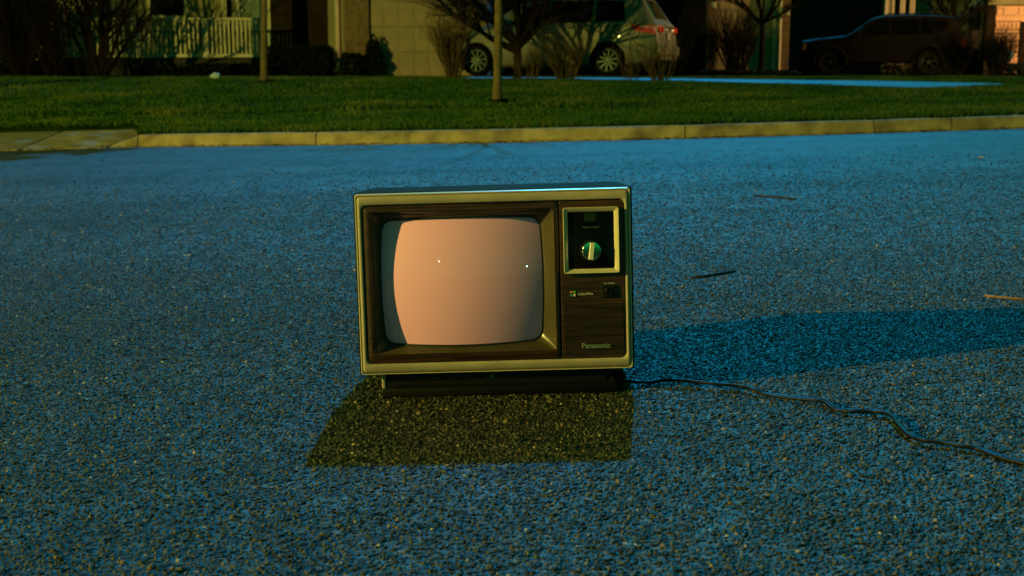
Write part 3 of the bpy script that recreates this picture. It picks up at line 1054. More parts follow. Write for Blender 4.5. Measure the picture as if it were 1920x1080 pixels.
def siding(parent, x0, x1, Y, z0, z1, mat='siding', pitch=0.125):
    part('wall', mat, parent, (x0, Y + 0.02, z0), (x1, Y + 0.2, z1))
    z = z0
    k = None
    while z + pitch < z1 + 0.001 and z < G + 2.75:
        if k is None:
            q = MB()
            w, h = x1 - x0, pitch
            q.add([(0, -0.012, 0), (w, -0.012, 0), (w, 0, h), (0, 0, h), (0, 0.02, 0), (w, 0.02, 0), (w, 0.02, h), (0, 0.02, h)],
                  [(0, 1, 2, 3), (0, 4, 5, 1), (3, 2, 6, 7), (0, 3, 7, 4), (1, 5, 6, 2)])
            k = q.build('siding_board', mat, parent)
            k.location = (x0, Y, z)
        else:
            share('siding_board', k, parent, (x0, Y, z))
        z += pitch
def window(parent, x0, x1, Y, z0, z1, bars=1, mat='paint', fw=0.07):
    q = MB()
    q.box((x0 - fw, Y - 0.05, z0 - fw), (x1 + fw, Y - 0.005, z0)).box((x0 - fw, Y - 0.05, z1), (x1 + fw, Y - 0.005, z1 + fw))
    q.box((x0 - fw, Y - 0.05, z0), (x0, Y - 0.005, z1)).box((x1, Y - 0.05, z0), (x1 + fw, Y - 0.005, z1))
    w = q.build('window', mat, parent)
    part('pane', 'glass_dark', w, (x0, Y - 0.025, z0), (x1, Y - 0.015, z1))
    for i in range(bars):
        zz = z0 + (z1 - z0) * (i + 1) / (bars + 1)
        part('glazing_bar', mat, w, (x0, Y - 0.045, zz - 0.02), (x1, Y - 0.026, zz + 0.02))
    return w
def garage_door(parent, x0, x1, Y, z0, z1, cols, rows, mat='door_paint'):
    d = part('garage_door', mat, parent, (x0, Y, z0), (x1, Y + 0.05, z1))
    cw, rh = (x1 - x0) / cols, (z1 - z0) / rows
    q = MB()
    g = 0.035
    a, b = cw / 2 - g, rh / 2 - g
    q.loops([[(-a, 0, -b), (a, 0, -b), (a, 0, b), (-a, 0, b)], [(-a + 0.02, -0.006, -b + 0.02), (a - 0.02, -0.006, -b + 0.02), (a - 0.02, -0.006, b - 0.02), (-a + 0.02, -0.006, b - 0.02)]], True, False, True)
    p0 = None
    for r_ in range(rows):
        for c in range(cols):
            loc = (x0 + cw * (c + 0.5), Y - 0.001, z0 + rh * (r_ + 0.5))
            if p0 is None:
                p0 = q.build('door_panel', mat, d)
                p0.location = loc
            else:
                share('door_panel', p0, d, loc)
    for r_ in range(1, rows):
        part('section_joint', 'gasket', d, (x0, Y - 0.003, z0 + rh * r_ - 0.006), (x1, Y - 0.0012, z0 + rh * r_ + 0.006))
    return d

# first house: porch, brick bay and the garage behind the lawn
Y1 = 31.0
h1 = empty('house', (0, 0, 0), label='cream sided house with white porch railing and pale garage at left', cat='house', group='houses behind the lawn')
xa, xb = X(-260, Y1), X(511, Y1)
siding(h1, xa, xb, Y1, G + 0.35, G + 3.4)
part('foundation', 'mortar_shaded', h1, (xa, Y1 - 0.0, G - 0.3), (xb, Y1 + 0.25, G + 0.34))
window(h1, X(287, Y1), X(350, Y1), Y1, Zp(29, Y1), Zp(29, Y1) + 1.3)
window(h1, X(5, Y1), X(70, Y1), Y1, Zp(29, Y1), Zp(29, Y1) + 1.3)
# front door with side light
dz0 = G + 0.55
dr = part('front_door', 'teal', h1, (X(454, Y1), Y1 - 0.03, dz0), (X(490, Y1), Y1 + 0.015, dz0 + 2.1))
q = MB()
q.box((X(446, Y1), Y1 - 0.08, dz0), (X(453.5, Y1), Y1 - 0.013, dz0 + 2.2)).box((X(490.5, Y1), Y1 - 0.08, dz0), (X(497, Y1), Y1 - 0.013, dz0 + 2.2))
q.box((X(420, Y1), Y1 - 0.08, dz0), (X(429, Y1), Y1 - 0.013, dz0 + 2.2))
q.build('door_frame', 'paint', h1)
part('side_light', 'glass_dark', h1, (X(430, Y1), Y1 - 0.03, dz0), (X(437, Y1), Y1 - 0.013, dz0 + 2.15))
q = MB()
q.lathe([(0.03, 0), (0.035, -0.03), (0.02, -0.05)], 'y', (X(457.5, Y1), Y1 - 0.03, dz0 + 1.0), 12, False, True)
q.build('door_handle', 'chrome_satin', dr, smooth=True)
part('corner_board', 'paint', h1, (X(501, Y1), Y1 - 0.06, G), (X(510, Y1), Y1 - 0.014, G + 3.4))
# porch
YP = 29.4
pz = Zp(108, YP)
pxl, pxr = X(118, YP), X(492, YP)
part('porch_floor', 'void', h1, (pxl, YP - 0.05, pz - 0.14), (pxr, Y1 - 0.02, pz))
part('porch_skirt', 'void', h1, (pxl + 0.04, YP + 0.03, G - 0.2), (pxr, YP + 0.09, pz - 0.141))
rt = Zp(33, YP)
def baluster(px, w=0.045, z0=None, z1=None):
    return part('baluster', 'paint', h1, (X(px, YP) - w / 2, YP + 0.02, z0), (X(px, YP) + w / 2, YP + 0.02 + w, z1))
rb = Zp(104, YP)
bal = None
def rail(pa, pb, step, post_a=True):
    global bal
    part('top_rail', 'paint', h1, (X(pa, YP), YP - 0.01, rt - 0.055), (X(pb, YP), YP + 0.10, rt), 0.008)
    part('bottom_rail', 'paint', h1, (X(pa, YP), YP + 0.0, rb - 0.04), (X(pb, YP), YP + 0.09, rb + 0.035), 0.006)
    p_ = pa + step * 0.8
    while p_ < pb - step * 0.4:
        if bal is None:
            bal = part('baluster', 'paint', h1, (-0.022, 0.02, 0), (0.022, 0.064, rt - rb - 0.092), 0.004)
            bal.location = (X(p_, YP), YP, rb + 0.036)
        else:
            share('baluster', bal, h1, (X(p_, YP), YP, rb + 0.036))
        p_ += step
rail(126.5, 253.5, 8.3)
rail(265.5, 380, 8.3)
rail(392, 489, 7.9)
for pa, pb, zt in ((118, 126, rt + 0.3), (254, 265, rt - 0.02), (380.5, 391.5, rt - 0.02)):
    part('porch_post', 'paint', h1, (X(pa, YP), YP - 0.03, pz - 0.16), (X(pb, YP), YP + 0.11, zt), 0.012)
part('porch_column', 'paint', h1, (X(489.5, YP), YP - 0.03, pz - 0.16), (X(499.5, YP), YP + 0.15, G + 3.0), 0.012)
# brick bay darkened for shade, white downpipe, brick pier, garage
bx0, bx1 = X(511.5, Y1), X(626, Y1)
brick_wall(h1, bx0, bx1, Y1, G - 0.2, G + 3.4, 'brick_shaded', 'mortar_shaded', zmax=G + 2.4)
part('bay_pilaster', 'siding', h1, (X(617, Y1 - .3), Y1 - 0.35, G - 0.1), (X(646, Y1 - .3), Y1 + 0.2, G + 3.4))
q = MB()
pxm = X(634, Y1 - .35)
q.tube([(pxm, Y1 - 0.42, G + 3.2), (pxm, Y1 - 0.42, G + 0.25), (pxm + 0.02, Y1 - 0.62, G + 0.08)], 0.05, 8)
q.build('downpipe', 'paint', h1, smooth=35)
Y1g = 30.0
brick_wall(h1, X(648, Y1g), X(692, Y1g), Y1g, G - 0.2, G + 3.4, zmax=G + 2.4)
gx0, gx1 = X(693, Y1g), X(892, Y1g)
garage_door(h1, gx0, gx1, Y1g + 0.12, G - 0.01, G + 2.3, 7, 4)
part('garage_lintel', 'siding', h1, (gx0, Y1g, G + 2.31), (gx1, Y1g + 0.3, G + 3.4))
brick_wall(h1, X(893, Y1g), X(912, Y1g), Y1g, G - 0.2, G + 3.4, zmax=G + 2.4)
gable(h1, xa - 0.4, X(915, Y1g), Y1g - 0.1, Y1g + 11, G + 3.4, G + 6.3)
part('house_body', 'void', h1, (xa, Y1 + 0.31, G - 0.2), (X(911, Y1g), Y1 + 10, G + 3.39))

# second house: garage lit yellow, with lanterns and brick piers
Y2 = 34.0
h2 = empty('house', (0, 0, 0), label='brick house with yellow lit garage and two wall lanterns behind the slim dark tree', cat='house', group='houses behind the lawn')
l2, r2 = X(1326, Y2), X(1479, Y2)
brick_wall(h2, l2, X(1341, Y2), Y2, G - 0.2, G + 3.3, zmax=G + 2.3)
garage_door(h2, X(1342, Y2), X(1448, Y2), Y2 + 0.14, G - 0.01, G + 2.25, 3, 4)
part('garage_lintel', 'siding', h2, (X(1342, Y2), Y2, G + 2.26), (X(1448, Y2), Y2 + 0.3, G + 3.3))
part('door_jamb', 'paint', h2, (X(1448.3, Y2), Y2 + 0.06, G - 0.1), (X(1457, Y2), Y2 + 0.3, G + 3.3))
q = MB()
q.tube([(X(1460, Y2), Y2 - 0.05, G + 3.2), (X(1460, Y2), Y2 - 0.05, G + 0.1)], 0.045, 8)
q.build('downpipe', 'paint', h2, smooth=35)
brick_wall(h2, X(1457.5, Y2), r2, Y2, G - 0.2, G + 3.3, zmax=G + 2.3)
brick_wall(h2, Y2 + 0.3, Y2 + 7, l2, G - 0.2, G + 3.3, 'brick_shaded', 'mortar_shaded', axis='y', flip=1, zmax=G + 2.3)
part('house_body', 'void', h2, (l2 + 0.31, Y2 + 0.31, G - 0.2), (r2, Y2 + 10, G + 3.29))
gable(h2, l2 - 0.3, r2 + 0.3, Y2, Y2 + 10, G + 3.3, G + 5.9)
part('wing_wall', 'brick_shaded', h2, (-2.5, Y2 + 7.01, G - 0.2), (l2 + 0.3, Y2 + 10, G + 3.3))
gable(h2, -2.8, l2 - 0.31, Y2 + 7, Y2 + 12, G + 3.3, G + 5.0)
def lantern(px, py, Y, label):
    x, z = X(px, Y), Zp(py, Y)
    e = empty('wall_lantern', (x, Y - 0.004, z), label=label, cat='lantern', group='garage wall lanterns')
    part('backplate', 'brass', e, (-0.05, -0.02, -0.02), (0.05, 0, 0.16), 0.006)
    q = MB()
    q.tube([(0, -0.02, 0.10), (0, -0.08, 0.14), (0, -0.12, 0.10)], 0.012, 6)
    q.build('arm', 'brass', e)
    q = MB()
    q.lathe([(0.055, -0.13), (0.07, 0.03)], 'z', (0, -0.12, 0), 6, True, True)
    q.build('glass', 'lantern_glass', e)
    q = MB()
    q.lathe([(0.09, 0.03), (0.075, 0.05), (0.02, 0.10)], 'z', (0, -0.12, 0), 6, True, True)
    q.build('cap', 'brass', e)
    q = MB()
    q.lathe([(0.03, -0.16), (0.06, -0.131)], 'z', (0, -0.12, 0), 6, True, True)
    q.build('finial', 'brass', e)
lantern(1335, 6, Y2, 'wall lantern on the brick pier left of the yellow garage')
lantern(1472, 20, Y2, 'wall lantern on the brick pier right of the yellow garage')

# third house: side wall darkened for shade, lit front behind the car, orange lit garage
Y3 = 44.0
h3 = empty('house', (0, 0, 0), label='house with long dark side wall and orange lit panelled garage at far right', cat='house', group='houses behind the lawn')
x3 = X(1655, Y3)
brick_wall(h3, Y3 + 0.3, Y3 + 22, x3, G - 0.2, G + 3.6, 'brick_shaded', 'mortar_shaded', axis='y', flip=1, zmax=G + 2.4, bw=0.4, bh=0.13)
x3b = X(1812, Y3)
siding(h3, x3, x3b, Y3, G, G + 3.6)
window(h3, X(1672, Y3), X(1683, Y3), Y3, G + 0.7, G + 3.0, 0)
window(h3, X(1692, Y3), X(1701, Y3), Y3, G + 0.7, G + 3.0, 0)
part('corner_board', 'paint', h3, (x3, Y3 - 0.05, G), (X(1661, Y3), Y3 - 0.013, G + 3.4))
part('window_trim', 'paint', h3, (X(1706, Y3), Y3 - 0.06, G + 0.6), (X(1711, Y3), Y3 - 0.013, G + 3.4))
part('window_trim', 'siding', h3, (X(1716, Y3), Y3 - 0.05, G), (X(1722, Y3), Y3 - 0.013, G + 3.4))
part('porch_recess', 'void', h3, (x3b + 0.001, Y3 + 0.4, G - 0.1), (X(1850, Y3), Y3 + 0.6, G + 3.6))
part('porch_column', 'siding', h3, (X(1836, 43), 42.9, G), (X(1845, 43), 43.1, G + 3.1), 0.02)
part('porch_column', 'siding', h3, (X(1803, 43), 42.9, G), (X(1811, 43), 43.1, G + 3.1), 0.02)
part('porch_beam', 'paint', h3, (X(1803, 43), 42.85, Zp(13, 43)), (X(1990, 43), 43.15, Zp(-8, 43)), 0.02)
Y3g = 41.5
brick_wall(h3, X(1846, Y3g), X(1863, Y3g), Y3g, G - 0.2, G + 3.3, 'brick_shaded', 'mortar_shaded', zmax=G + 2.4)
gl, gr = X(1864, Y3g), X(1912, Y3g)
gd = part('garage_door', 'door_orange_lit', h3, (gl, Y3g + 0.1, G - 0.01), (X(1955, Y3g), Y3g + 0.16, Zp(8, Y3g)))
q = MB()
s_ = 0.062
s_ = 0.052
q.loops([[(-s_, 0, -s_ * 1.5), (s_, 0, -s_ * 1.5), (s_, 0, s_ * 1.5), (-s_, 0, s_ * 1.5)], [(-s_ + .008, -0.05, -s_ * 1.5 + .008), (s_ - .008, -0.05, -s_ * 1.5 + .008), (s_ - .008, -0.05, s_ * 1.5 - .008), (-s_ + .008, -0.05, s_ * 1.5 - .008)]], True, False, True)
p0 = None
for ry in (47.5, 69.5, 91, 112, 133):
    for c in range(6):
        loc = (X(1868.5 + c * 7.6, Y3g), Y3g + 0.099, Zp(ry, Y3g))
        if p0 is None:
            p0 = q.build('door_panel', 'door_orange_lit', gd)
            p0.location = loc
        else:
            share('door_panel', p0, gd, loc)
for ry in (40, 55.5, 62.5, 77, 84.5, 98.5, 105.5, 120, 127):
    part('section_joint', 'gasket', gd, (gl, Y3g + 0.094, Zp(ry, Y3g) - 0.016), (gr, Y3g + 0.0985, Zp(ry, Y3g) + 0.016))
for a, b in ((1866, 1875.5), (1878, 1904), (1906.5, 1930)):
    part('top_panel', 'door_orange_lit', gd, (X(a, Y3g), Y3g + 0.07, Zp(29, Y3g)), (X(b, Y3g), Y3g + 0.0995, Zp(14, Y3g)), 0.012)
brick_wall(h3, X(1912.5, Y3g), X(1990, Y3g), Y3g, G - 0.2, Zp(40, Y3g), 'brick_shaded', 'mortar_shaded', 0.09)
part('garage_lintel', 'siding', h3, (X(1846, Y3g), Y3g - 0.03, Zp(9, Y3g)), (X(1990, Y3g), Y3g + 0.3, G + 3.4))
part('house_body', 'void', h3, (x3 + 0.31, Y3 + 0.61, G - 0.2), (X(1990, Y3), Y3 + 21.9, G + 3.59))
gable(h3, x3 - 0.3, X(1995, Y3), Y3, Y3 + 22, G + 3.6, G + 6.5)
pt = at(1893, 104, 39.0)
zt = gz(pt.x, 39.0)
q = MB()
q.lathe([(0.02, -0.10), (0.10, -0.09), (0.12, 0.02), (0.10, 0.10), (0.04, 0.13)], 'z', (0, 0, 0), 14, True, True)
tub = empty('toy_bucket', (pt.x, 39.0, pt.z), label='small shiny blue pail on a post by the orange garage', cat='pail')
q.build('pail', 'blue_plastic', tub, smooth=35)
q = MB()
q.tube([(0, 0, zt - pt.z), (0, 0, -0.1)], 0.025, 6)
q.build('post', 'brass', tub)
tub.name = 'garden_pail'

# ------------------------------------------------------------------ cars (local x: front 0 -> rear L, y: left side negative = towards the street, z up)
def interp(tab, s):
    return float(np.interp(s, [t[0] for t in tab], [t[1] for t in tab]))
def car(name, label, loc, yaw, P):
    """P: profile tables along the length; yaw turns the front away from the camera"""
    root = empty(name, loc, (0, 0, yaw), label=label, cat=P['cat'], group='cars parked on the driveways')
    Lc = P['L']
    def ring(s):
        w, zb, bz, tz, rw = (interp(P[k], s) for k in ('w', 'bottom', 'belt', 'top', 'roofw'))
        bz = min(bz, tz - 0.012)
        mid = zb + (bz - zb) * 0.55
        pts = [(0, zb), (w * 0.86, zb), (w * 0.955, zb + 0.05), (w * 0.985, zb + 0.16), (w, mid), (w * 0.992, mid + (bz - mid) * 0.6), (w * 0.965, bz - 0.01), (w * 0.95, bz + 0.004)]
        hi = tz - bz
        pts += [(w * 0.95 + (rw - w * 0.95) * 0.5, bz + hi * 0.46), (rw, bz + hi * 0.84), (rw * 0.93, bz + hi * 0.955), (rw * 0.75, tz), (0, tz + 0.015)]
        return pts
    ss = sorted(set([0, 0.02, 0.06] + [Lc * i / 46 for i in range(1, 46)] + [Lc - 0.06, Lc - 0.02, Lc] + P.get('cuts', [])))
    ls = []
    for s in ss:
        r_ = ring(s)
        ls.append([(s, -y, z) for y, z in r_] + [(s, y, z) for y, z in reversed(r_[1:-1])])
    q = MB()
    q.loops(ls, True, True, True)
    body = q.build('body', P['paint'], root)
    # wheel arches
    wr = P['wheel_r']
    cutters = []
    for wx in P['wheels']:
        for sd in (-1, 1):
            c = MB()
            yo, yi = sd * (P['track'] + 0.30), sd * (P['track'] - 0.22)
            c.lathe([(wr + 0.055, yo), (wr + 0.055, yi)], 'y', (wx, 0, wr), 36, True, True)
            co = c.build('arch_cut', 'cladding')
            co.parent = root
            cutters.append(co)
            md = body.modifiers.new('b', 'BOOLEAN')
            md.operation = 'DIFFERENCE'
            md.object = co
            md.solver = 'EXACT'
            try:
                md.material_mode = 'TRANSFER'
            except Exception:
                pass
    bpy.context.view_layer.update()
    dg = bpy.context.evaluated_depsgraph_get()
    me = bpy.data.meshes.new_from_object(body.evaluated_get(dg))
    body.modifiers.clear()
    body.data = me
    me.name = 'body'
    for c in cutters:
        bpy.data.objects.remove(c)
    me.polygons.foreach_set('use_smooth', [True] * len(me.polygons))
    try:
        me.set_sharp_from_angle(angle=R(28))
    except Exception:
        pass
    # a patch that follows the body: s range (may slant with v), between ring heights, set proud of the skin
    def side_point(s, z, sd, out):
        r_ = ring(s)
        ys = [p[0] for p in r_[3:11]]
        zs = [p[1] for p in r_[3:11]]
        return (s, sd * (float(np.interp(z, zs, ys)) + out), z)
    def side_patch(nm, mat, quad, par, out=0.006, nu=8, nv=5, sd=-1):
        """quad: (s,z) corners: bottom front, bottom rear, top rear, top front"""
        (s0, z0), (s1, z1), (s2, z2), (s3, z3) = quad
        q_ = MB()
        rows = []
        for j in range(nv + 1):
            v = j / nv
            a = (s0 + (s3 - s0) * v, z0 + (z3 - z0) * v)
            b = (s1 + (s2 - s1) * v, z1 + (z2 - z1) * v)
            rows.append([side_point(a[0] + (b[0] - a[0]) * i / nu, a[1] + (b[1] - a[1]) * i / nu, sd, out) for i in range(nu + 1)])
        q_.loops(rows, False)
        # edge skirt so that the patch has depth
        per = rows[0] + [r_[-1] for r_ in rows[1:]] + list(reversed(rows[-1][:-1])) + [r_[0] for r_ in reversed(rows[1:-1])]
        q_.loops([per, [(x, y - sd * (out + 0.01), z) for x, y, z in per]], True)
        return q_.build(nm, mat, par, smooth=35)
    def top_patch(nm, mat, s0, s1, par, f=0.9, out=0.006):
        q_ = MB()
        rows = []
        for i in range(9):
            s = s0 + (s1 - s0) * i / 8
            rw, tz, bz = interp(P['roofw'], s), interp(P['top'], s), min(interp(P['belt'], s), interp(P['top'], s) - 0.012)
            w_ = rw * 0.93 * f
            zz = [tz + 0.004 + 0.010 * (1 - abs(k) / 4.0) + out for k in range(-4, 5)]
            rows.append([(s + out * 0.6, w_ * k / 4, zz[k + 4] - (0.03 if abs(k) == 4 else 0)) for k in range(-4, 5)])
        q_.loops(rows, False)
        return q_.build(nm, mat, par, smooth=35)
    for sd in (-1, 1):
        for quad in P['windows']:
            side_patch('side_window', 'glass_dark', quad, root, sd=sd)
        for nm, mat, quad, out in P.get('trims', []):
            side_patch(nm, mat, quad, root, out, 8, 3, sd)
    for nm, s0, s1 in P['glass']:
        top_patch(nm, 'glass_dark', s0, s1, root)
    # wheels
    wheel0 = None
    for wx in P['wheels']:
        for sd in (-1, 1):
            e = empty('wheel', (wx, sd * P['track'], wr), (0, 0, 0 if sd < 0 else math.pi), parent=root)
            if wheel0 is None:
                wheel0 = e
                rr_ = P['rim_r']
                c = MB()
                c.lathe([(rr_ + 0.005, 0.10), (rr_ + 0.01, -0.085), (rr_ + 0.035, -0.10), (wr - 0.03, -0.105), (wr - 0.006, -0.085), (wr, -0.05), (wr, 0.06), (wr - 0.02, 0.10), (rr_ + 0.005, 0.10)], 'y', n=40)
                c.build('tyre', 'tyre', e, smooth=35)
                c = MB()
                c.lathe([(rr_ + 0.008, -0.088), (rr_ - 0.012, -0.094), (rr_ - 0.02, -0.07), (rr_ - 0.02, 0.08)], 'y', n=40)
                n_sp = P['spokes']
                for k in range(n_sp):
                    a = 2 * math.pi * (k + 0.3) / n_sp
                    ca_, sa_ = math.cos(a), math.sin(a)
                    wd = 0.013
                    def sp(r__, t, h):
                        return (r__ * ca_ - t * sa_, h, r__ * sa_ + t * ca_)
                    c.loops([[sp(0.04, -wd, -0.075), sp(0.04, wd, -0.075), sp(0.04, wd, -0.03), sp(0.04, -wd, -0.03)],
                             [sp(rr_ - 0.015, -wd * 1.25, -0.088), sp(rr_ - 0.015, wd * 1.25, -0.088), sp(rr_ - 0.015, wd, -0.05), sp(rr_ - 0.015, -wd, -0.05)]], True, True, True)
                c.lathe([(0.06, -0.06), (0.058, -0.083), (0.03, -0.09)], 'y', n=20, cap1=True)
                c.build('rim', P['rim_mat'], e, smooth=35)
                c = MB()
                c.lathe([(rr_ - 0.022, 0.0), (0.03, 0.0)], 'y', n=24)
                c.build('brake_disc', 'cladding', e)
            else:
                for ch in wheel0.children:
                    c = ch.copy()
                    COL.objects.link(c)
                    c.parent = e
    return root, ring, side_patch, side_point

van_L = 5.1
yaw_v = -R(20)
VP = dict(cat='minivan', L=van_L, paint='van_paint', wheel_r=0.345, rim_r=0.235, spokes=10, rim_mat='alloy', track=0.87, wheels=(1.0, 4.0),
    w=[(0, .62), (.08, .76), (.3, .88), (.7, .965), (1.2, .985), (4.3, .985), (4.8, .955), (5.0, .90), (5.1, .84)],
    bottom=[(0, .30), (.3, .20), (1, .19), (4.2, .20), (4.7, .27), (5.1, .36)],
    belt=[(0, .60), (.15, .74), (.5, .86), (1.3, 1.02), (2, 1.05), (4.2, 1.10), (4.9, 1.12), (5.1, 1.02)],
    top=[(0, .68), (.06, .78), (.3, .90), (.8, 1.01), (1.15, 1.08), (1.6, 1.38), (2.05, 1.64), (2.5, 1.73), (3.3, 1.765), (4.2, 1.735), (4.55, 1.69), (4.66, 1.64), (4.95, 1.18), (5.03, 1.10), (5.1, 0.62)],
    roofw=[(0, .55), (.3, .78), (1.0, .86), (1.3, .80), (2.1, .70), (3, .70), (4.4, .68), (4.66, .66), (4.95, .76), (5.03, .80), (5.1, .76)],
    windows=[((1.72, 1.10), (2.62, 1.13), (2.62, 1.60), (2.28, 1.56)), ((2.70, 1.13), (3.62, 1.155), (3.62, 1.63), (2.70, 1.61)), ((3.70, 1.155), (4.36, 1.17), (4.28, 1.59), (3.70, 1.63))],
    trims=[('door_rail', 'cladding', ((3.15, 1.035), (4.45, 1.06), (4.45, 1.075), (3.15, 1.05)), 0.004),
           ('door_seam', 'cladding', ((2.66, 0.32), (2.672, 0.32), (2.672, 1.10), (2.66, 1.10)), 0.003),
           ('door_seam', 'cladding', ((1.60, 0.32), (1.612, 0.32), (1.612, 1.0), (1.60, 1.0)), 0.003),
           ('door_seam', 'cladding', ((3.66, 0.62), (3.672, 0.62), (3.672, 1.12), (3.66, 1.12)), 0.003),
           ('bumper_seam', 'cladding', ((4.46, 0.62), (4.98, 0.66), (4.98, 0.672), (4.46, 0.632)), 0.003),
           ('door_handle', 'van_paint', ((2.42, 0.93), (2.60, 0.935), (2.60, 0.97), (2.42, 0.965)), 0.03),
           ('tail_light', 'red_lens', ((4.60, 0.95), (5.06, 0.88), (5.06, 1.06), (4.50, 1.09)), 0.014),
           ('light_strip', 'clear_lens', ((4.70, 1.04), (5.02, 1.0), (5.02, 1.03), (4.70, 1.065)), 0.016)],
    glass=[('windscreen', 1.22, 1.98), ('rear_window', 4.69, 4.93)], cuts=[4.66, 4.95, 5.03])
# rear wheel sits where the photograph has it
rw_w = at(1141, 118, 27.7)
off = Matrix.Rotation(yaw_v, 3, 'Z') @ Vector((4.0, -0.87, 0))
vz = PAD + 0.025
van, vring, vpatch, vside = car('minivan', 'silver green minivan with ten spoke rims and red tail lights on the driveway', (rw_w.x - off.x, rw_w.y - off.y, vz), yaw_v, VP)
side = [('tail_lens', 'red_lens', (5.085, -0.80, 0.93), (5.112, -0.52, 1.045)), ('tail_lens', 'red_lens', (5.085, 0.52, 0.93), (5.112, 0.80, 1.045))]
for nm_, mt_, a_, b_ in side:
    part(nm_, mt_, van, a_, b_, 0.008)
for yy_, zz_ in ((-0.30, 0.985), (0.02, 1.10), (0.34, 0.985)):
    q = MB()
    q.lathe([(0.0, 0.02), (0.03, 0.012), (0.045, 0.0)], 'x', (5.098, yy_, zz_), 14)
    q.build('rear_glint_badge', 'chrome', van, smooth=True)  # chrome discs added so the tail shows white highlights
part('number_plate', 'plate', van, (5.092, -0.16, 0.78), (5.112, 0.16, 0.93), 0.004)
part('rear_handle', 'chrome', van, (5.06, -0.35, 1.02), (5.115, 0.35, 1.055), 0.008)
part('rear_bumper', 'van_paint', van, (4.98, -0.86, 0.42), (5.15, 0.86, 0.66), 0.045)
part('reflector', 'red_lens', van, (5.149, -0.74, 0.50), (5.157, -0.56, 0.54))
part('spoiler', 'van_paint', van, (4.50, -0.60, 1.70), (4.78, 0.60, 1.735), 0.012)
for sd in (-1, 1):
    q = MB()
    q.tube([(2.45, sd * 0.56, 1.74), (2.6, sd * 0.56, 1.79), (4.1, sd * 0.56, 1.79), (4.25, sd * 0.56, 1.74)], 0.018, 8)
    q.build('roof_rail', 'alloy', van, smooth=35)
    q = MB()
    q.bevel_box((1.62, min(sd * 0.96, sd * 1.17), 1.08), (1.74, max(sd * 0.96, sd * 1.17), 1.24), 0.03)
    q.build('wing_mirror', 'van_paint', van, smooth=35)
    q = MB()
    q.bevel_box((0.16, min(sd * 0.55, sd * 0.80), 0.70), (0.5, max(sd * 0.55, sd * 0.80), 0.86), 0.05)
    q.build('headlight', 'clear_lens', van, smooth=35)

suv_L = 4.6
SP = dict(cat='car', L=suv_L, paint='suv_paint', wheel_r=0.36, rim_r=0.20, spokes=5, rim_mat='alloy_dark', track=0.76, wheels=(0.85, 3.55),
    w=[(0, .70), (.1, .80), (.5, .87), (1, .89), (4.1, .89), (4.45, .86), (4.6, .80)],
    bottom=[(0, .42), (.3, .34), (4.2, .34), (4.6, .46)],
    belt=[(0, .86), (.4, .96), (1.3, 1.05), (4.3, 1.10), (4.6, 1.06)],
    top=[(0, .92), (.06, .98), (.5, 1.04), (1.25, 1.11), (1.35, 1.14), (1.95, 1.58), (2.2, 1.655), (3, 1.675), (3.9, 1.65), (4.15, 1.61), (4.45, 1.16), (4.52, 1.10), (4.6, .72)],
    roofw=[(0, .62), (.5, .76), (1.3, .78), (2.1, .62), (3.9, .62), (4.15, .60), (4.45, .70), (4.6, .72)],
    windows=[((1.66, 1.12), (2.42, 1.13), (2.42, 1.53), (2.12, 1.53)), ((2.50, 1.13), (3.22, 1.14), (3.22, 1.55), (2.50, 1.54)), ((3.30, 1.14), (4.10, 1.16), (3.98, 1.50), (3.30, 1.55))],
    trims=[('lower_cladding', 'cladding', ((1.32, .38), (3.10, .38), (3.10, .78), (1.32, .77)), 0.012),
           ('lower_cladding', 'cladding', ((4.02, .50), (4.52, .52), (4.52, .78), (4.02, .77)), 0.012),
           ('lower_cladding', 'cladding', ((0.06, .48), (0.40, .42), (0.40, .74), (0.06, .70)), 0.012),
           ('side_moulding', 'cladding', ((1.33, .74), (3.08, .75), (3.08, .79), (1.33, .78)), 0.016),
           ('door_seam', 'cladding', ((2.46, .67), (2.472, .67), (2.472, 1.10), (2.46, 1.10)), 0.003),
           ('door_handle', 'suv_paint', ((2.24, .95), (2.40, .955), (2.40, .985), (2.24, .98)), 0.026),
           ('door_handle', 'suv_paint', ((3.06, .96), (3.22, .965), (3.22, .995), (3.06, .99)), 0.026),
           ('tail_light', 'red_lens', ((4.30, .80), (4.52, .80), (4.50, 1.02), (4.30, 1.02)), 0.010),
           ('marker_light', 'amber_lens', ((0.04, .72), (0.16, .72), (0.16, .92), (0.06, .90)), 0.008)],
    glass=[('windscreen', 1.40, 1.93), ('rear_window', 4.18, 4.43)], cuts=[4.15, 4.45])
yaw_s = -R(14)
ws = at(1742, 122, 36.3)
off = Matrix.Rotation(yaw_s, 3, 'Z') @ Vector((3.55, -0.76, 0))
suv, sring, spatch, sside = car('suv', 'dark boxy off-road car with roof rack parked before the third house', (ws.x - off.x, ws.y - off.y, PAD + 0.005), yaw_s, SP)
for sd in (-1, 1):
    q = MB()
    q.tube([(2.3, sd * 0.50, 1.665), (2.4, sd * 0.50, 1.71), (3.7, sd * 0.50, 1.71), (3.8, sd * 0.50, 1.66)], 0.016, 8)
    q.build('roof_rail', 'cladding', suv, smooth=35)
    q = MB()
    q.bevel_box((1.56, min(sd * 0.87, sd * 1.06), 1.08), (1.66, max(sd * 0.87, sd * 1.06), 1.22), 0.025)
    q.build('wing_mirror', 'cladding', suv, smooth=35)
for xx in (2.6, 3.4):
    q = MB()
    q.tube([(xx, -0.5, 1.71), (xx, 0.5, 1.71)], 0.014, 8)
    q.build('rack_bar', 'cladding', suv)
part('rear_bumper', 'cladding', suv, (4.48, -0.80, 0.48), (4.68, 0.80, 0.68), 0.03)
part('number_plate', 'plate', suv, (4.592, -0.16, 0.80), (4.61, 0.16, 0.93), 0.004)
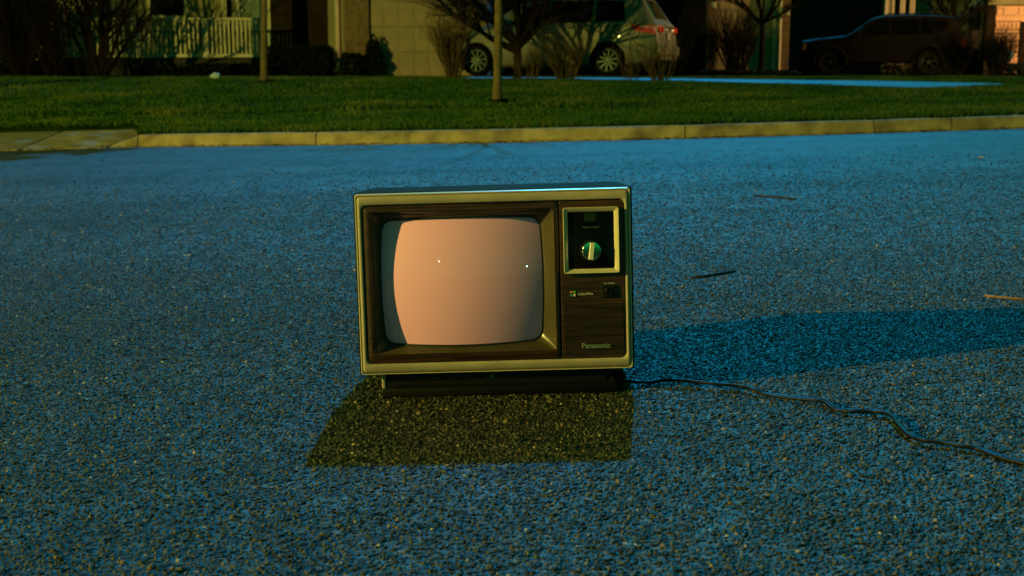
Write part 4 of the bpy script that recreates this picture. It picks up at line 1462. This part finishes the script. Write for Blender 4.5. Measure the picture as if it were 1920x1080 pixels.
part('front_bumper', 'cladding', suv, (-0.06, -0.74, 0.46), (0.14, 0.74, 0.68), 0.03)
def arch_flare(parent, wx, wr, y, mat):
    q = MB()
    pts = [(wx + (wr + 0.085) * math.cos(R(a)), y, wr + (wr + 0.085) * math.sin(R(a))) for a in range(-8, 189, 14)]
    q.tube(pts, 0.032, 8)
    return q.build('arch_flare', mat, parent, smooth=40)
for wx in SP['wheels']:
    for y in (-0.885, 0.885):
        arch_flare(suv, wx, 0.36, y, 'cladding')

# ------------------------------------------------------------------ trees and shrubs
def branch(q, p, d, length, r, depth, rnd, spread=0.55, up=0.12, n=5, kids=3, wob=0.18, ratio=0.62):
    pts, rad = [p.copy()], [r]
    segs = 5 if depth > 0 else 4
    dd = d.copy()
    for i in range(segs):
        dd = (dd + Vector((rnd.gauss(0, wob), rnd.gauss(0, wob), rnd.gauss(0, wob) + up)) * 0.5).normalized()
        p = p + dd * (length / segs)
        pts.append(p.copy())
        rad.append(r * (1 - 0.75 * (i + 1) / segs) if depth == 0 else r * (1 - 0.45 * (i + 1) / segs))
    q.tube(pts, rad, n, caps=False)
    if depth <= 0:
        return
    for k in range(kids):
        i = rnd.choice(range(2, len(pts)))
        a = Vector((rnd.gauss(0, 1), rnd.gauss(0, 1), rnd.gauss(0, 0.6))).normalized()
        nd = (dd + a * spread * 1.5).normalized()
        branch(q, pts[i], nd, length * ratio * rnd.uniform(0.7, 1.15), rad[i] * 0.62, depth - 1, rnd, spread, up, 3 if depth < 2 else n, kids, wob, ratio)

def tree(px, py, trunk_h, r0, r1, label, crown_dirs, seed, mat='bark', cmat='twig', depth=3, length=1.6, base=None, kids=3, droop=0.1, limb=0.6):
    rnd = random.Random(seed)
    p = base or on_lawn(px, py)
    p = Vector((p.x, p.y, gz(p.x, p.y) - 0.05))
    e = empty('tree', p, label=label, cat='tree', group='bare trees on the lawns')
    q = MB()
    pts, rad = [], []
    lx, ly = rnd.uniform(-.02, .02), rnd.uniform(-.02, .02)
    for i in range(13):
        t = i / 12
        z = trunk_h * t
        fl = 0.5 * math.exp(-z / 0.09)
        pts.append((lx * z + 0.012 * math.sin(z * 2.3 + seed), ly * z + 0.012 * math.cos(z * 1.7), z))
        rad.append((r0 + (r1 - r0) * t) * (1 + fl))
    q.tube(pts, rad, 10)
    q.build('trunk', mat, e, smooth=True)
    q = MB()
    topz = trunk_h
    for (fz, dx, dy, dz, ln) in crown_dirs:
        z = topz * fz
        b = Vector((lx * z, ly * z, z - 0.02))
        branch(q, b, Vector((dx, dy, dz)).normalized(), length * ln, r1 * limb, depth, rnd, kids=kids, up=droop)
    q.build('crown', cmat, e, smooth=True)
    return e
def ring_dirs(n, z, el, ln, ph=0):
    return [(z, math.cos(ph + 6.283 * k / n), math.sin(ph + 6.283 * k / n), el, ln) for k in range(n)]
cr = ring_dirs(4, 0.72, 0.75, 0.9) + ring_dirs(4, 0.85, 0.9, 1.0, 0.7) + ring_dirs(5, 1.0, 1.3, 1.05, 0.3) + [(1.0, 0.05, 0, 1, 1.3)]
tree(934, 193, 2.5, 0.058, 0.044, 'slim pale trunked street tree rising in front of the minivan', cr, 11, 'bark', 'twig', limb=0.85)
tree(496, 156, 2.7, 0.062, 0.048, 'slim pale trunked tree at the right end of the porch railing', cr, 23, 'bark', 'twig')
tree(1427, 134, 1.35, 0.075, 0.062, 'slim black trunked tree standing before the yellow garage', ring_dirs(4, 0.98, 0.8, 0.7, .2) + [(1.0, -0.8, 0, 0.5, .8), (1.0, 0.8, 0, 0.4, .8)] + ring_dirs(4, 1.0, 1.4, 1.0), 31, 'bark_dark', 'twig_dark', base=at(1427, 134, 32.0))
# ornamental tree with sweeping branches beside the minivan
tree(978, 150, 0.7, 0.085, 0.07, 'dark spreading bare tree before the minivan windscreen', [(0.9, -1, -.1, 0.55, 1.5), (0.95, -1, .15, .9, 1.4), (0.8, -.9, 0.1, .35, 1.25), (1, -.35, -.1, 1, 1.3), (1, .2, .1, 1, 1.3), (1, .5, 0, 1, 1.3), (0.95, .9, 0, .75, 1.2), (1, -.15, .3, 1.1, 1.2), (1, .7, -.2, 1.1, 1.2), (1, -.7, .1, 1.1, 1.3), (.9, .4, .2, .9, 1.3), (.9, 0, -.2, 1.2, 1.3), (1, .3, .3, 1.0, 1.3)], 47, 'bark_dark', 'twig_dark', base=at(972, 148, 25.5), length=1.25, kids=6, droop=0.06, depth=3, limb=0.7)
tree(1790, 140, 1.5, 0.10, 0.08, 'dark bare tree behind the roof of the boxy car', ring_dirs(5, 0.9, 0.7, 1.0) + ring_dirs(6, 1.0, 1.2, 1.1), 53, 'bark_dark', 'twig_dark', base=at(1786, 120, 39.5), length=1.2, kids=4)

def shrub(px, py, Y, n, h, spread, seed, label, mat='twig', r=0.012, group='bare twiggy shrubs', kids=3, depth=2, stems=None, name='shrub', up=0.25, cat='shrub'):
    rnd = random.Random(seed)
    p = at(px, py, Y)
    p.z = gz(p.x, p.y) - 0.03
    e = empty(name, p, label=label, cat=cat, group=group)
    q = MB()
    for k in range(n):
        a = rnd.uniform(0, 6.283)
        t = rnd.random() ** 0.7
        d = Vector((math.cos(a) * spread * t, math.sin(a) * spread * t, 1)).normalized()
        b = Vector((math.cos(a) * 0.10 * t * spread * 2, math.sin(a) * 0.10 * t * spread * 2, 0))
        branch(q, b, d, h * rnd.uniform(0.55, 0.8), r * rnd.uniform(0.7, 1.2), depth, rnd, 0.35, up, 4, kids, 0.12, 0.55)
    q.build('stems', mat, e, smooth=True)
    return e
shrub(850, 152, 25.0, 46, 1.25, 0.5, 3, 'tall twiggy shrub in front of the pale garage door', 'twig', 0.016, kids=4)
shrub(1062, 156, 24.0, 44, 1.0, 0.8, 5, 'bare shrub in front of the middle of the minivan', 'twig', 0.011)
shrub(990, 154, 24.2, 26, 0.75, 0.8, 6, 'low bare shrub at the foot of the spreading tree', 'twig', 0.008)
shrub(1183, 157, 23.6, 18, 0.75, 0.55, 8, 'thin bare shrub below the rear wheel of the minivan', 'twig', 0.009)
shrub(1238, 160, 23.2, 32, 0.85, 0.75, 9, 'bare shrub before the tail of the minivan', 'twig', 0.011)
shrub(1334, 134, 31.5, 30, 1.5, 0.22, 12, 'upright twiggy shrub at the left pier of the yellow garage', 'twig', 0.012)
shrub(1382, 136, 31.0, 50, 1.45, 0.66, 14, 'rounded bare shrub before the yellow garage door', 'twig_dark', 0.02, kids=5)
shrub(1787, 150, 28.5, 130, 0.95, 0.6, 15, 'dense round shrub hiding the rear wheel of the boxy car', 'twig_mid', 0.015, kids=5)
shrub(1868, 152, 28.0, 90, 0.95, 0.5, 16, 'dense round shrub before the orange garage', 'twig_mid', 0.014, kids=5)
shrub(1715, 60, 42.5, 10, 2.6, 0.5, 18, 'tall bare shrub against the house front behind the boxy car', 'twig_dark', 0.014)
# big multi stemmed shrubs at the left
rnd = random.Random(77)
p = at(188, 146, 27.0)
p.z = gz(p.x, p.y) - 0.05
e = empty('large_shrub', p, label='large dark many stemmed shrub before the left part of the porch', cat='shrub', group='large shrubs at the left')
for (dx, dy, l_, r_) in ((-.62, 0, 1.5, .05), (-.40, .1, 1.9, .055), (-.16, -.1, 2.1, .07), (.04, .05, 2.2, .075), (.16, .15, 2.0, .06), (.42, -.05, 1.9, .05), (.68, .1, 1.7, .045), (-.05, .3, 2.0, .05)):
    q = MB()
    branch(q, Vector((dx * 0.12, dy * 0.15, 0)), Vector((dx, dy, 1)).normalized(), l_, r_, 3, rnd, 0.55, 0.12, 6, 5, 0.10, 0.6)
    q.build('stem', 'twig_dark', e, smooth=True)
shrub(40, 150, 27.5, 90, 2.5, 0.5, 80, 'very dense dark shrub filling the left edge', 'twig_dark', 0.02, 'large shrubs at the left', 4, 2, name='large_shrub')
shrub(100, 148, 26.6, 44, 1.8, 0.5, 82, 'dense dark shrub between the left edge and the many stemmed shrub', 'twig_dark', 0.014, 'large shrubs at the left', 4, 2, name='large_shrub')
shrub(150, 146, 25.6, 16, 0.5, 0.9, 84, 'low dark brush at the foot of the many stemmed shrub', 'twig_dark', 0.008, 'bare twiggy shrubs', 4, 2)

def leafy(name, pos, half, n, leaf, seed, label, mat='evergreen', shape='box', cat='hedge', group=None):
    r_ = np.random.default_rng(seed)
    u = r_.random((n * 3, 3)) * 2 - 1
    if shape == 'box':
        m3 = np.max(np.abs(u), 1)
        k = (m3 > 0.62) & ((np.sum(np.abs(u) ** 5, 1)) < 1.6)
    else:
        rad = np.sqrt(u[:, 0] ** 2 + u[:, 1] ** 2)
        lim = 0.95 * np.clip(1.25 - ((u[:, 2] + 1) / 2) ** 1.4 * 1.05, 0.1, 1) * (0.8 + 0.22 * np.sin(u[:, 2] * 11 + np.arctan2(u[:, 1], u[:, 0]) * 3))
        k = (rad < lim) & (rad > lim * 0.45)
    u = u[k][:n]
    N = len(u)
    bump_ = 1 + 0.07 * np.sin(u[:, 0:1] * 9 + seed) * np.sin(u[:, 2:3] * 7)
    C_ = u * np.array(half) * bump_ + np.array([0, 0, half[2]])
    d1 = r_.normal(size=(N, 3)); d1 /= np.linalg.norm(d1, axis=1)[:, None]
    d2 = np.cross(d1, r_.normal(size=(N, 3))); d2 /= np.linalg.norm(d2, axis=1)[:, None]
    s = leaf * (0.6 + 0.8 * r_.random((N, 1)))
    V = np.stack([C_ - d1 * s, C_ + d2 * s * 0.45, C_ + d1 * s, C_ - d2 * s * 0.45], 1)
    e = empty(name, pos, label=label, cat=cat, group=group)
    mesh_np('foliage', V.reshape(-1, 3), np.arange(N * 4), np.full(N, 4), mat, e)
    q = MB()
    for k in range(5):
        a = k * 1.3
        q.tube([(math.cos(a) * half[0] * 0.15, math.sin(a) * half[1] * 0.15, -0.05), (math.cos(a) * half[0] * 0.5, math.sin(a) * half[1] * 0.5, half[2] * 1.3)], [0.02, 0.008], 5)
    q.build('stems', 'bark_dark', e)
    return e
def lp(px, Y):
    x = X(px, Y)
    return (x, Y, gz(x, Y) - 0.02)
leafy('hedge', lp(562, 29.6), (0.74, 0.5, 0.36), 9000, 0.035, 1, 'clipped dark box hedge before the brick bay', group='dark evergreen planting')
leafy('evergreen_shrub', lp(700, 29.72), (0.30, 0.2, 0.50), 4200, 0.04, 2, 'narrow upright evergreen left of the pale garage door', shape='cone', cat='shrub', group='dark evergreen planting')
leafy('evergreen_shrub', lp(48, 28.6), (0.66, 0.45, 0.95), 6000, 0.05, 10, 'broad dark evergreen behind the bare shrubs at the left edge', cat='shrub', group='dark evergreen planting')
leafy('hedge', lp(430, 28.9), (0.95, 0.4, 0.16), 6000, 0.035, 3, 'low dark hedge along the foot of the porch', group='dark evergreen planting')
leafy('hedge', lp(300, 28.9), (0.55, 0.4, 0.13), 3200, 0.035, 4, 'low dark hedge by the left porch post', group='dark evergreen planting')
leafy('hedge', lp(1405, 30.2), (1.15, 0.3, 0.09), 5200, 0.03, 5, 'low dark ground hedge under the yellow garage', group='dark evergreen planting')
leafy('hedge', lp(1500, 38.5), (0.5, 0.4, 0.2), 2600, 0.04, 6, 'low dark hedge at the foot of the dark side wall', group='dark evergreen planting')
leafy('hedge', lp(660, 29.5), (0.2, 0.3, 0.28), 1400, 0.035, 7, 'small dark bush at the foot of the downpipe', group='dark evergreen planting')
leafy('hedge', lp(1740, 42.8), (1.6, 0.5, 0.3), 5000, 0.04, 9, 'low dark hedge below the house front behind the boxy car', group='dark evergreen planting')
leafy('hedge', lp(1905, 34.0), (0.6, 0.4, 0.17), 2600, 0.04, 8, 'low dark bush at the right edge before the orange garage', group='dark evergreen planting')

# mulch beds, draped
def bed(pxl, pxr, Yc, dy, label):
    q = MB()
    x0, x1 = X(pxl, Yc), X(pxr, Yc)
    rows = []
    for j in range(7):
        y = Yc - dy + 2 * dy * j / 6
        w_ = math.sqrt(max(0.02, 1 - (2 * j / 6 - 1) ** 2))
        rows.append([((x0 + x1) / 2 + (x1 - x0) / 2 * w_ * (2 * i / 16 - 1), y + 0.1 * math.sin(i * 1.3), gz((x0 + x1) / 2 + (x1 - x0) / 2 * w_ * (2 * i / 16 - 1), y) + 0.045) for i in range(17)])
    q.loops(rows, False)
    tag(q.build('mulch_bed', 'mulch', smooth=True), label, kind='structure')
bed(-60, 505, 28.4, 1.7, 'wide dark mulch bed under the left shrubs and porch')
bed(500, 700, 29.0, 1.0, 'dark mulch bed under the clipped box hedge')
bed(1300, 1482, 31.2, 1.4, 'dark mulch bed in front of the yellow garage')
pb = on_lawn(496, 156)
bed(482, 511, pb.y, 0.35, 'small mulch ring round the tree by the porch')
pb = on_lawn(934, 193)
bed(915, 954, pb.y, 0.30, 'small mulch ring round the tree before the minivan')

# leaf scraps and grit gathered in the gutter
def gutter():
    N = 2600
    xx = rng.uniform(-6.5, 7.5, N)
    clump = 0.5 + 0.5 * np.sin(xx * 2.1) * np.sin(xx * 5.3 + 1)
    keep = rng.random(N) < 0.25 + 0.75 * clump
    xx = xx[keep]
    N = len(xx)
    yy = np.array([Yk(float(x)) for x in xx]) - np.abs(rng.normal(0, 0.05, N)) - 0.004
    far = rng.random(N) < 0.05                       # a few scraps blown out over the street
    yy = np.where(far, rng.uniform(2.9, 10.5, N), yy)
    zz = np.array([zr(float(x)) for x in xx]) + 0.004
    s = 0.006 + 0.014 * rng.random(N) ** 2
    a = rng.random(N) * 6.283
    dx, dy = np.cos(a) * s, np.sin(a) * s
    h = rng.random((N, 4)) * 0.012
    V = np.stack([np.stack([xx - dx, yy - dy, zz + h[:, 0]], 1), np.stack([xx + dy * .5, yy - dx * .5, zz + h[:, 1]], 1), np.stack([xx + dx, yy + dy, zz + h[:, 2]], 1), np.stack([xx - dy * .5, yy + dx * .5, zz + h[:, 3]], 1)], 1)
    o = mesh_np('leaf_litter', V.reshape(-1, 3), np.arange(N * 4), np.full(N, 4), 'bark_dark')
    tag(o, 'dark leaf scraps and grit lying in the gutter below the kerb', 'leaf litter', kind='stuff')
gutter()

# ------------------------------------------------------------------ street lamps that are alight outside the frame
def street_lamp(x, y, h, z, aim, label, power, aim_at=None, proto=[None]):
    if proto[0] is None:
        e = empty('street_lamp', (x, y, z), (0, 0, aim), label=label, cat='street lamp', group='lit street lamps around the street')
        q = MB()
        q.lathe([(0.16, 0), (0.16, 0.12), (0.09, 0.3), (0.055, 5.9), (0.05, 6.0)], 'z', n=14, cap1=True)
        q.build('pole', 'steel', e, smooth=35)
        q = MB()
        q.tube([(0, 0, 5.85), (0.25, 0, 6.2), (0.8, 0, 6.32), (1.2, 0, 6.32)], [0.045, 0.04, 0.035, 0.035], 8)
        q.build('arm', 'steel', e, smooth=35)
        q = MB()
        q.bevel_box((1.1, -0.14, 6.30), (1.75, 0.14, 6.42), 0.04)
        q.build('lamp_head', 'steel', e, smooth=35)
        q = MB()
        q.lathe([(0.13, 6.298), (0.11, 6.24), (0.05, 6.21)], 'z', (1.45, 0, 0), 16, False, True)
        q.build('lens', 'lamp_lens', e, smooth=True)
        proto[0] = e
    else:
        e = copy_tree(proto[0])
        e.location, e.rotation_euler = (x, y, z), (0, 0, aim)
        e['label'] = label
    s = h / 6.12
    e.scale = (s, s, s)
    bulb = bpy.data.lights.new('lamp_bulb', 'SPOT' if aim_at else 'POINT')
    bulb.energy = power
    bulb.color = LAMP_COL
    bulb.shadow_soft_size = 0.06
    bo = bpy.data.objects.new('lamp_bulb', bulb)
    COL.objects.link(bo)
    bo.location = Vector((x, y, z)) + Matrix.Rotation(aim, 3, 'Z') @ Vector((1.45 * s, 0, 6.12 * s))
    if aim_at:                                    # a shielded lantern that throws its light towards the houses
        bulb.spot_size, bulb.spot_blend = R(98), 0.25
        bulb.color = (1.0, 0.50, 0.16)
        bo.rotation_euler = (Vector(aim_at) - bo.location).to_track_quat('-Z', 'Y').to_euler()
    return e
az, el, Rr = R(21), R(18.2), 21.0
lx_, ly_ = TV_X - math.cos(az) * Rr, 2.75 - math.sin(az) * Rr
lh = 0.35 + Rr * math.tan(el) - 0.02
aim1 = math.atan2(2.75 - ly_, TV_X - lx_)
street_lamp(lx_ - math.cos(aim1) * 1.45, ly_ - math.sin(aim1) * 1.45, lh, zr(lx_) + 0.08, aim1, 'lit street lamp on the near verge left of the camera', LAMP_POWER)
street_lamp(24.0, 29.0, 5.2, 0.46, R(168), 'lit street lamp by the houses beyond the right edge', LAMP_POWER * 0.36, aim_at=(10.0, 38.0, 1.2))

# two garden post lamps far behind the camera: the bright points mirrored in the picture tube
def post_lamp(x, y, h, mat, label):
    e = empty('post_lamp', (x, y, zr(x) + 0.1), label=label, cat='post lamp', group='lit post lamps behind the camera')
    q = MB()
    q.lathe([(0.09, 0), (0.09, 0.1), (0.045, 0.2), (0.04, h - 0.2), (0.09, h - 0.17)], 'z', n=12, cap1=True)
    q.build('post', 'steel', e, smooth=35)
    q = MB()
    q.lathe([(0.07, h - 0.17), (0.15, h - 0.10), (0.18, h), (0.15, h + 0.10), (0.07, h + 0.17)], 'z', n=16, cap0=True, cap1=True)
    q.build('globe', mat, e, smooth=True)
post_lamp(-8.0, -24.5, 4.2, 'globe', 'lit globe lamp on a post far behind the camera to the left')
post_lamp(16.8, -20.0, 1.75, 'globe_green', 'lit greenish globe lamp on a post far behind the camera to the right')

# tripod under the camera, seen only as a reflection in the tube
tp = empty('tripod', (0, -0.06, zr(0)), label='small metal camera tripod standing on the road before the television', cat='tripod')
for a in (90, 210, 330):
    q = MB()
    q.tube([(0.02 * math.cos(R(a)), 0.02 * math.sin(R(a)), 0.52), (0.24 * math.cos(R(a)), 0.24 * math.sin(R(a)), 0.0)], [0.012, 0.008], 8)
    q.build('leg', 'chrome_satin', tp, smooth=True)
q = MB()
q.lathe([(0.03, 0.49), (0.03, 0.54), (0.014, 0.545), (0.014, 0.60)], 'z', n=14, cap0=True, cap1=True)
q.build('tripod_head', 'black', tp, smooth=35)

# unseen tall evergreen, added at the left to shade the street's end from the moon
def shade_evergreen(x, y, trunk_top, half, n, seed, label):
    r_ = np.random.default_rng(seed)
    p = (x, y, gz(x, y) - 0.05)
    e = empty('shade_tree', p, label=label, cat='tree', group='unseen evergreen at the left')
    q = MB()
    q.tube([(0, 0, 0), (0.02, 0, 0.4), (0.05, 0.02, trunk_top), (0, 0, trunk_top + half[2] * 1.7)], [0.20, 0.15, 0.12, 0.03], 10)
    q.build('trunk', 'bark_dark', e, smooth=True)
    a = r_.random(n) * 6.283
    u = r_.random(n)
    lay = np.floor(u * 14) / 14
    prof = np.sqrt(np.clip(1 - (2 * u - 0.9) ** 2 / 1.25, 0.02, 1))
    rad = prof * (0.35 + 0.65 * r_.random(n) ** 0.6) * (0.82 + 0.2 * np.sin(a * 5 + lay * 40))
    C_ = np.stack([np.cos(a) * rad * half[0], np.sin(a) * rad * half[1], trunk_top + u * 2 * half[2] - 0.10 * rad * half[0]], 1)
    C_[:, 2] = np.maximum(C_[:, 2], trunk_top - 0.1 + 0.3 * r_.random(n))
    d1 = r_.normal(size=(n, 3)); d1[:, 2] *= 0.5; d1 /= np.linalg.norm(d1, axis=1)[:, None]
    d2 = np.cross(d1, r_.normal(size=(n, 3))); d2 /= np.linalg.norm(d2, axis=1)[:, None]
    s = 0.16 * (0.6 + 0.8 * r_.random((n, 1)))
    V = np.stack([C_ - d1 * s, C_ + d2 * s * 0.5, C_ + d1 * s, C_ - d2 * s * 0.5], 1)
    mesh_np('crown', V.reshape(-1, 3), np.arange(n * 4), np.full(n, 4), 'evergreen', e)
shade_evergreen(-8.9, 21.5, 4.3, (6.2, 5.0, 4.2), 46000, 5, 'unseen tall evergreen shading the left end of the street from the moon')
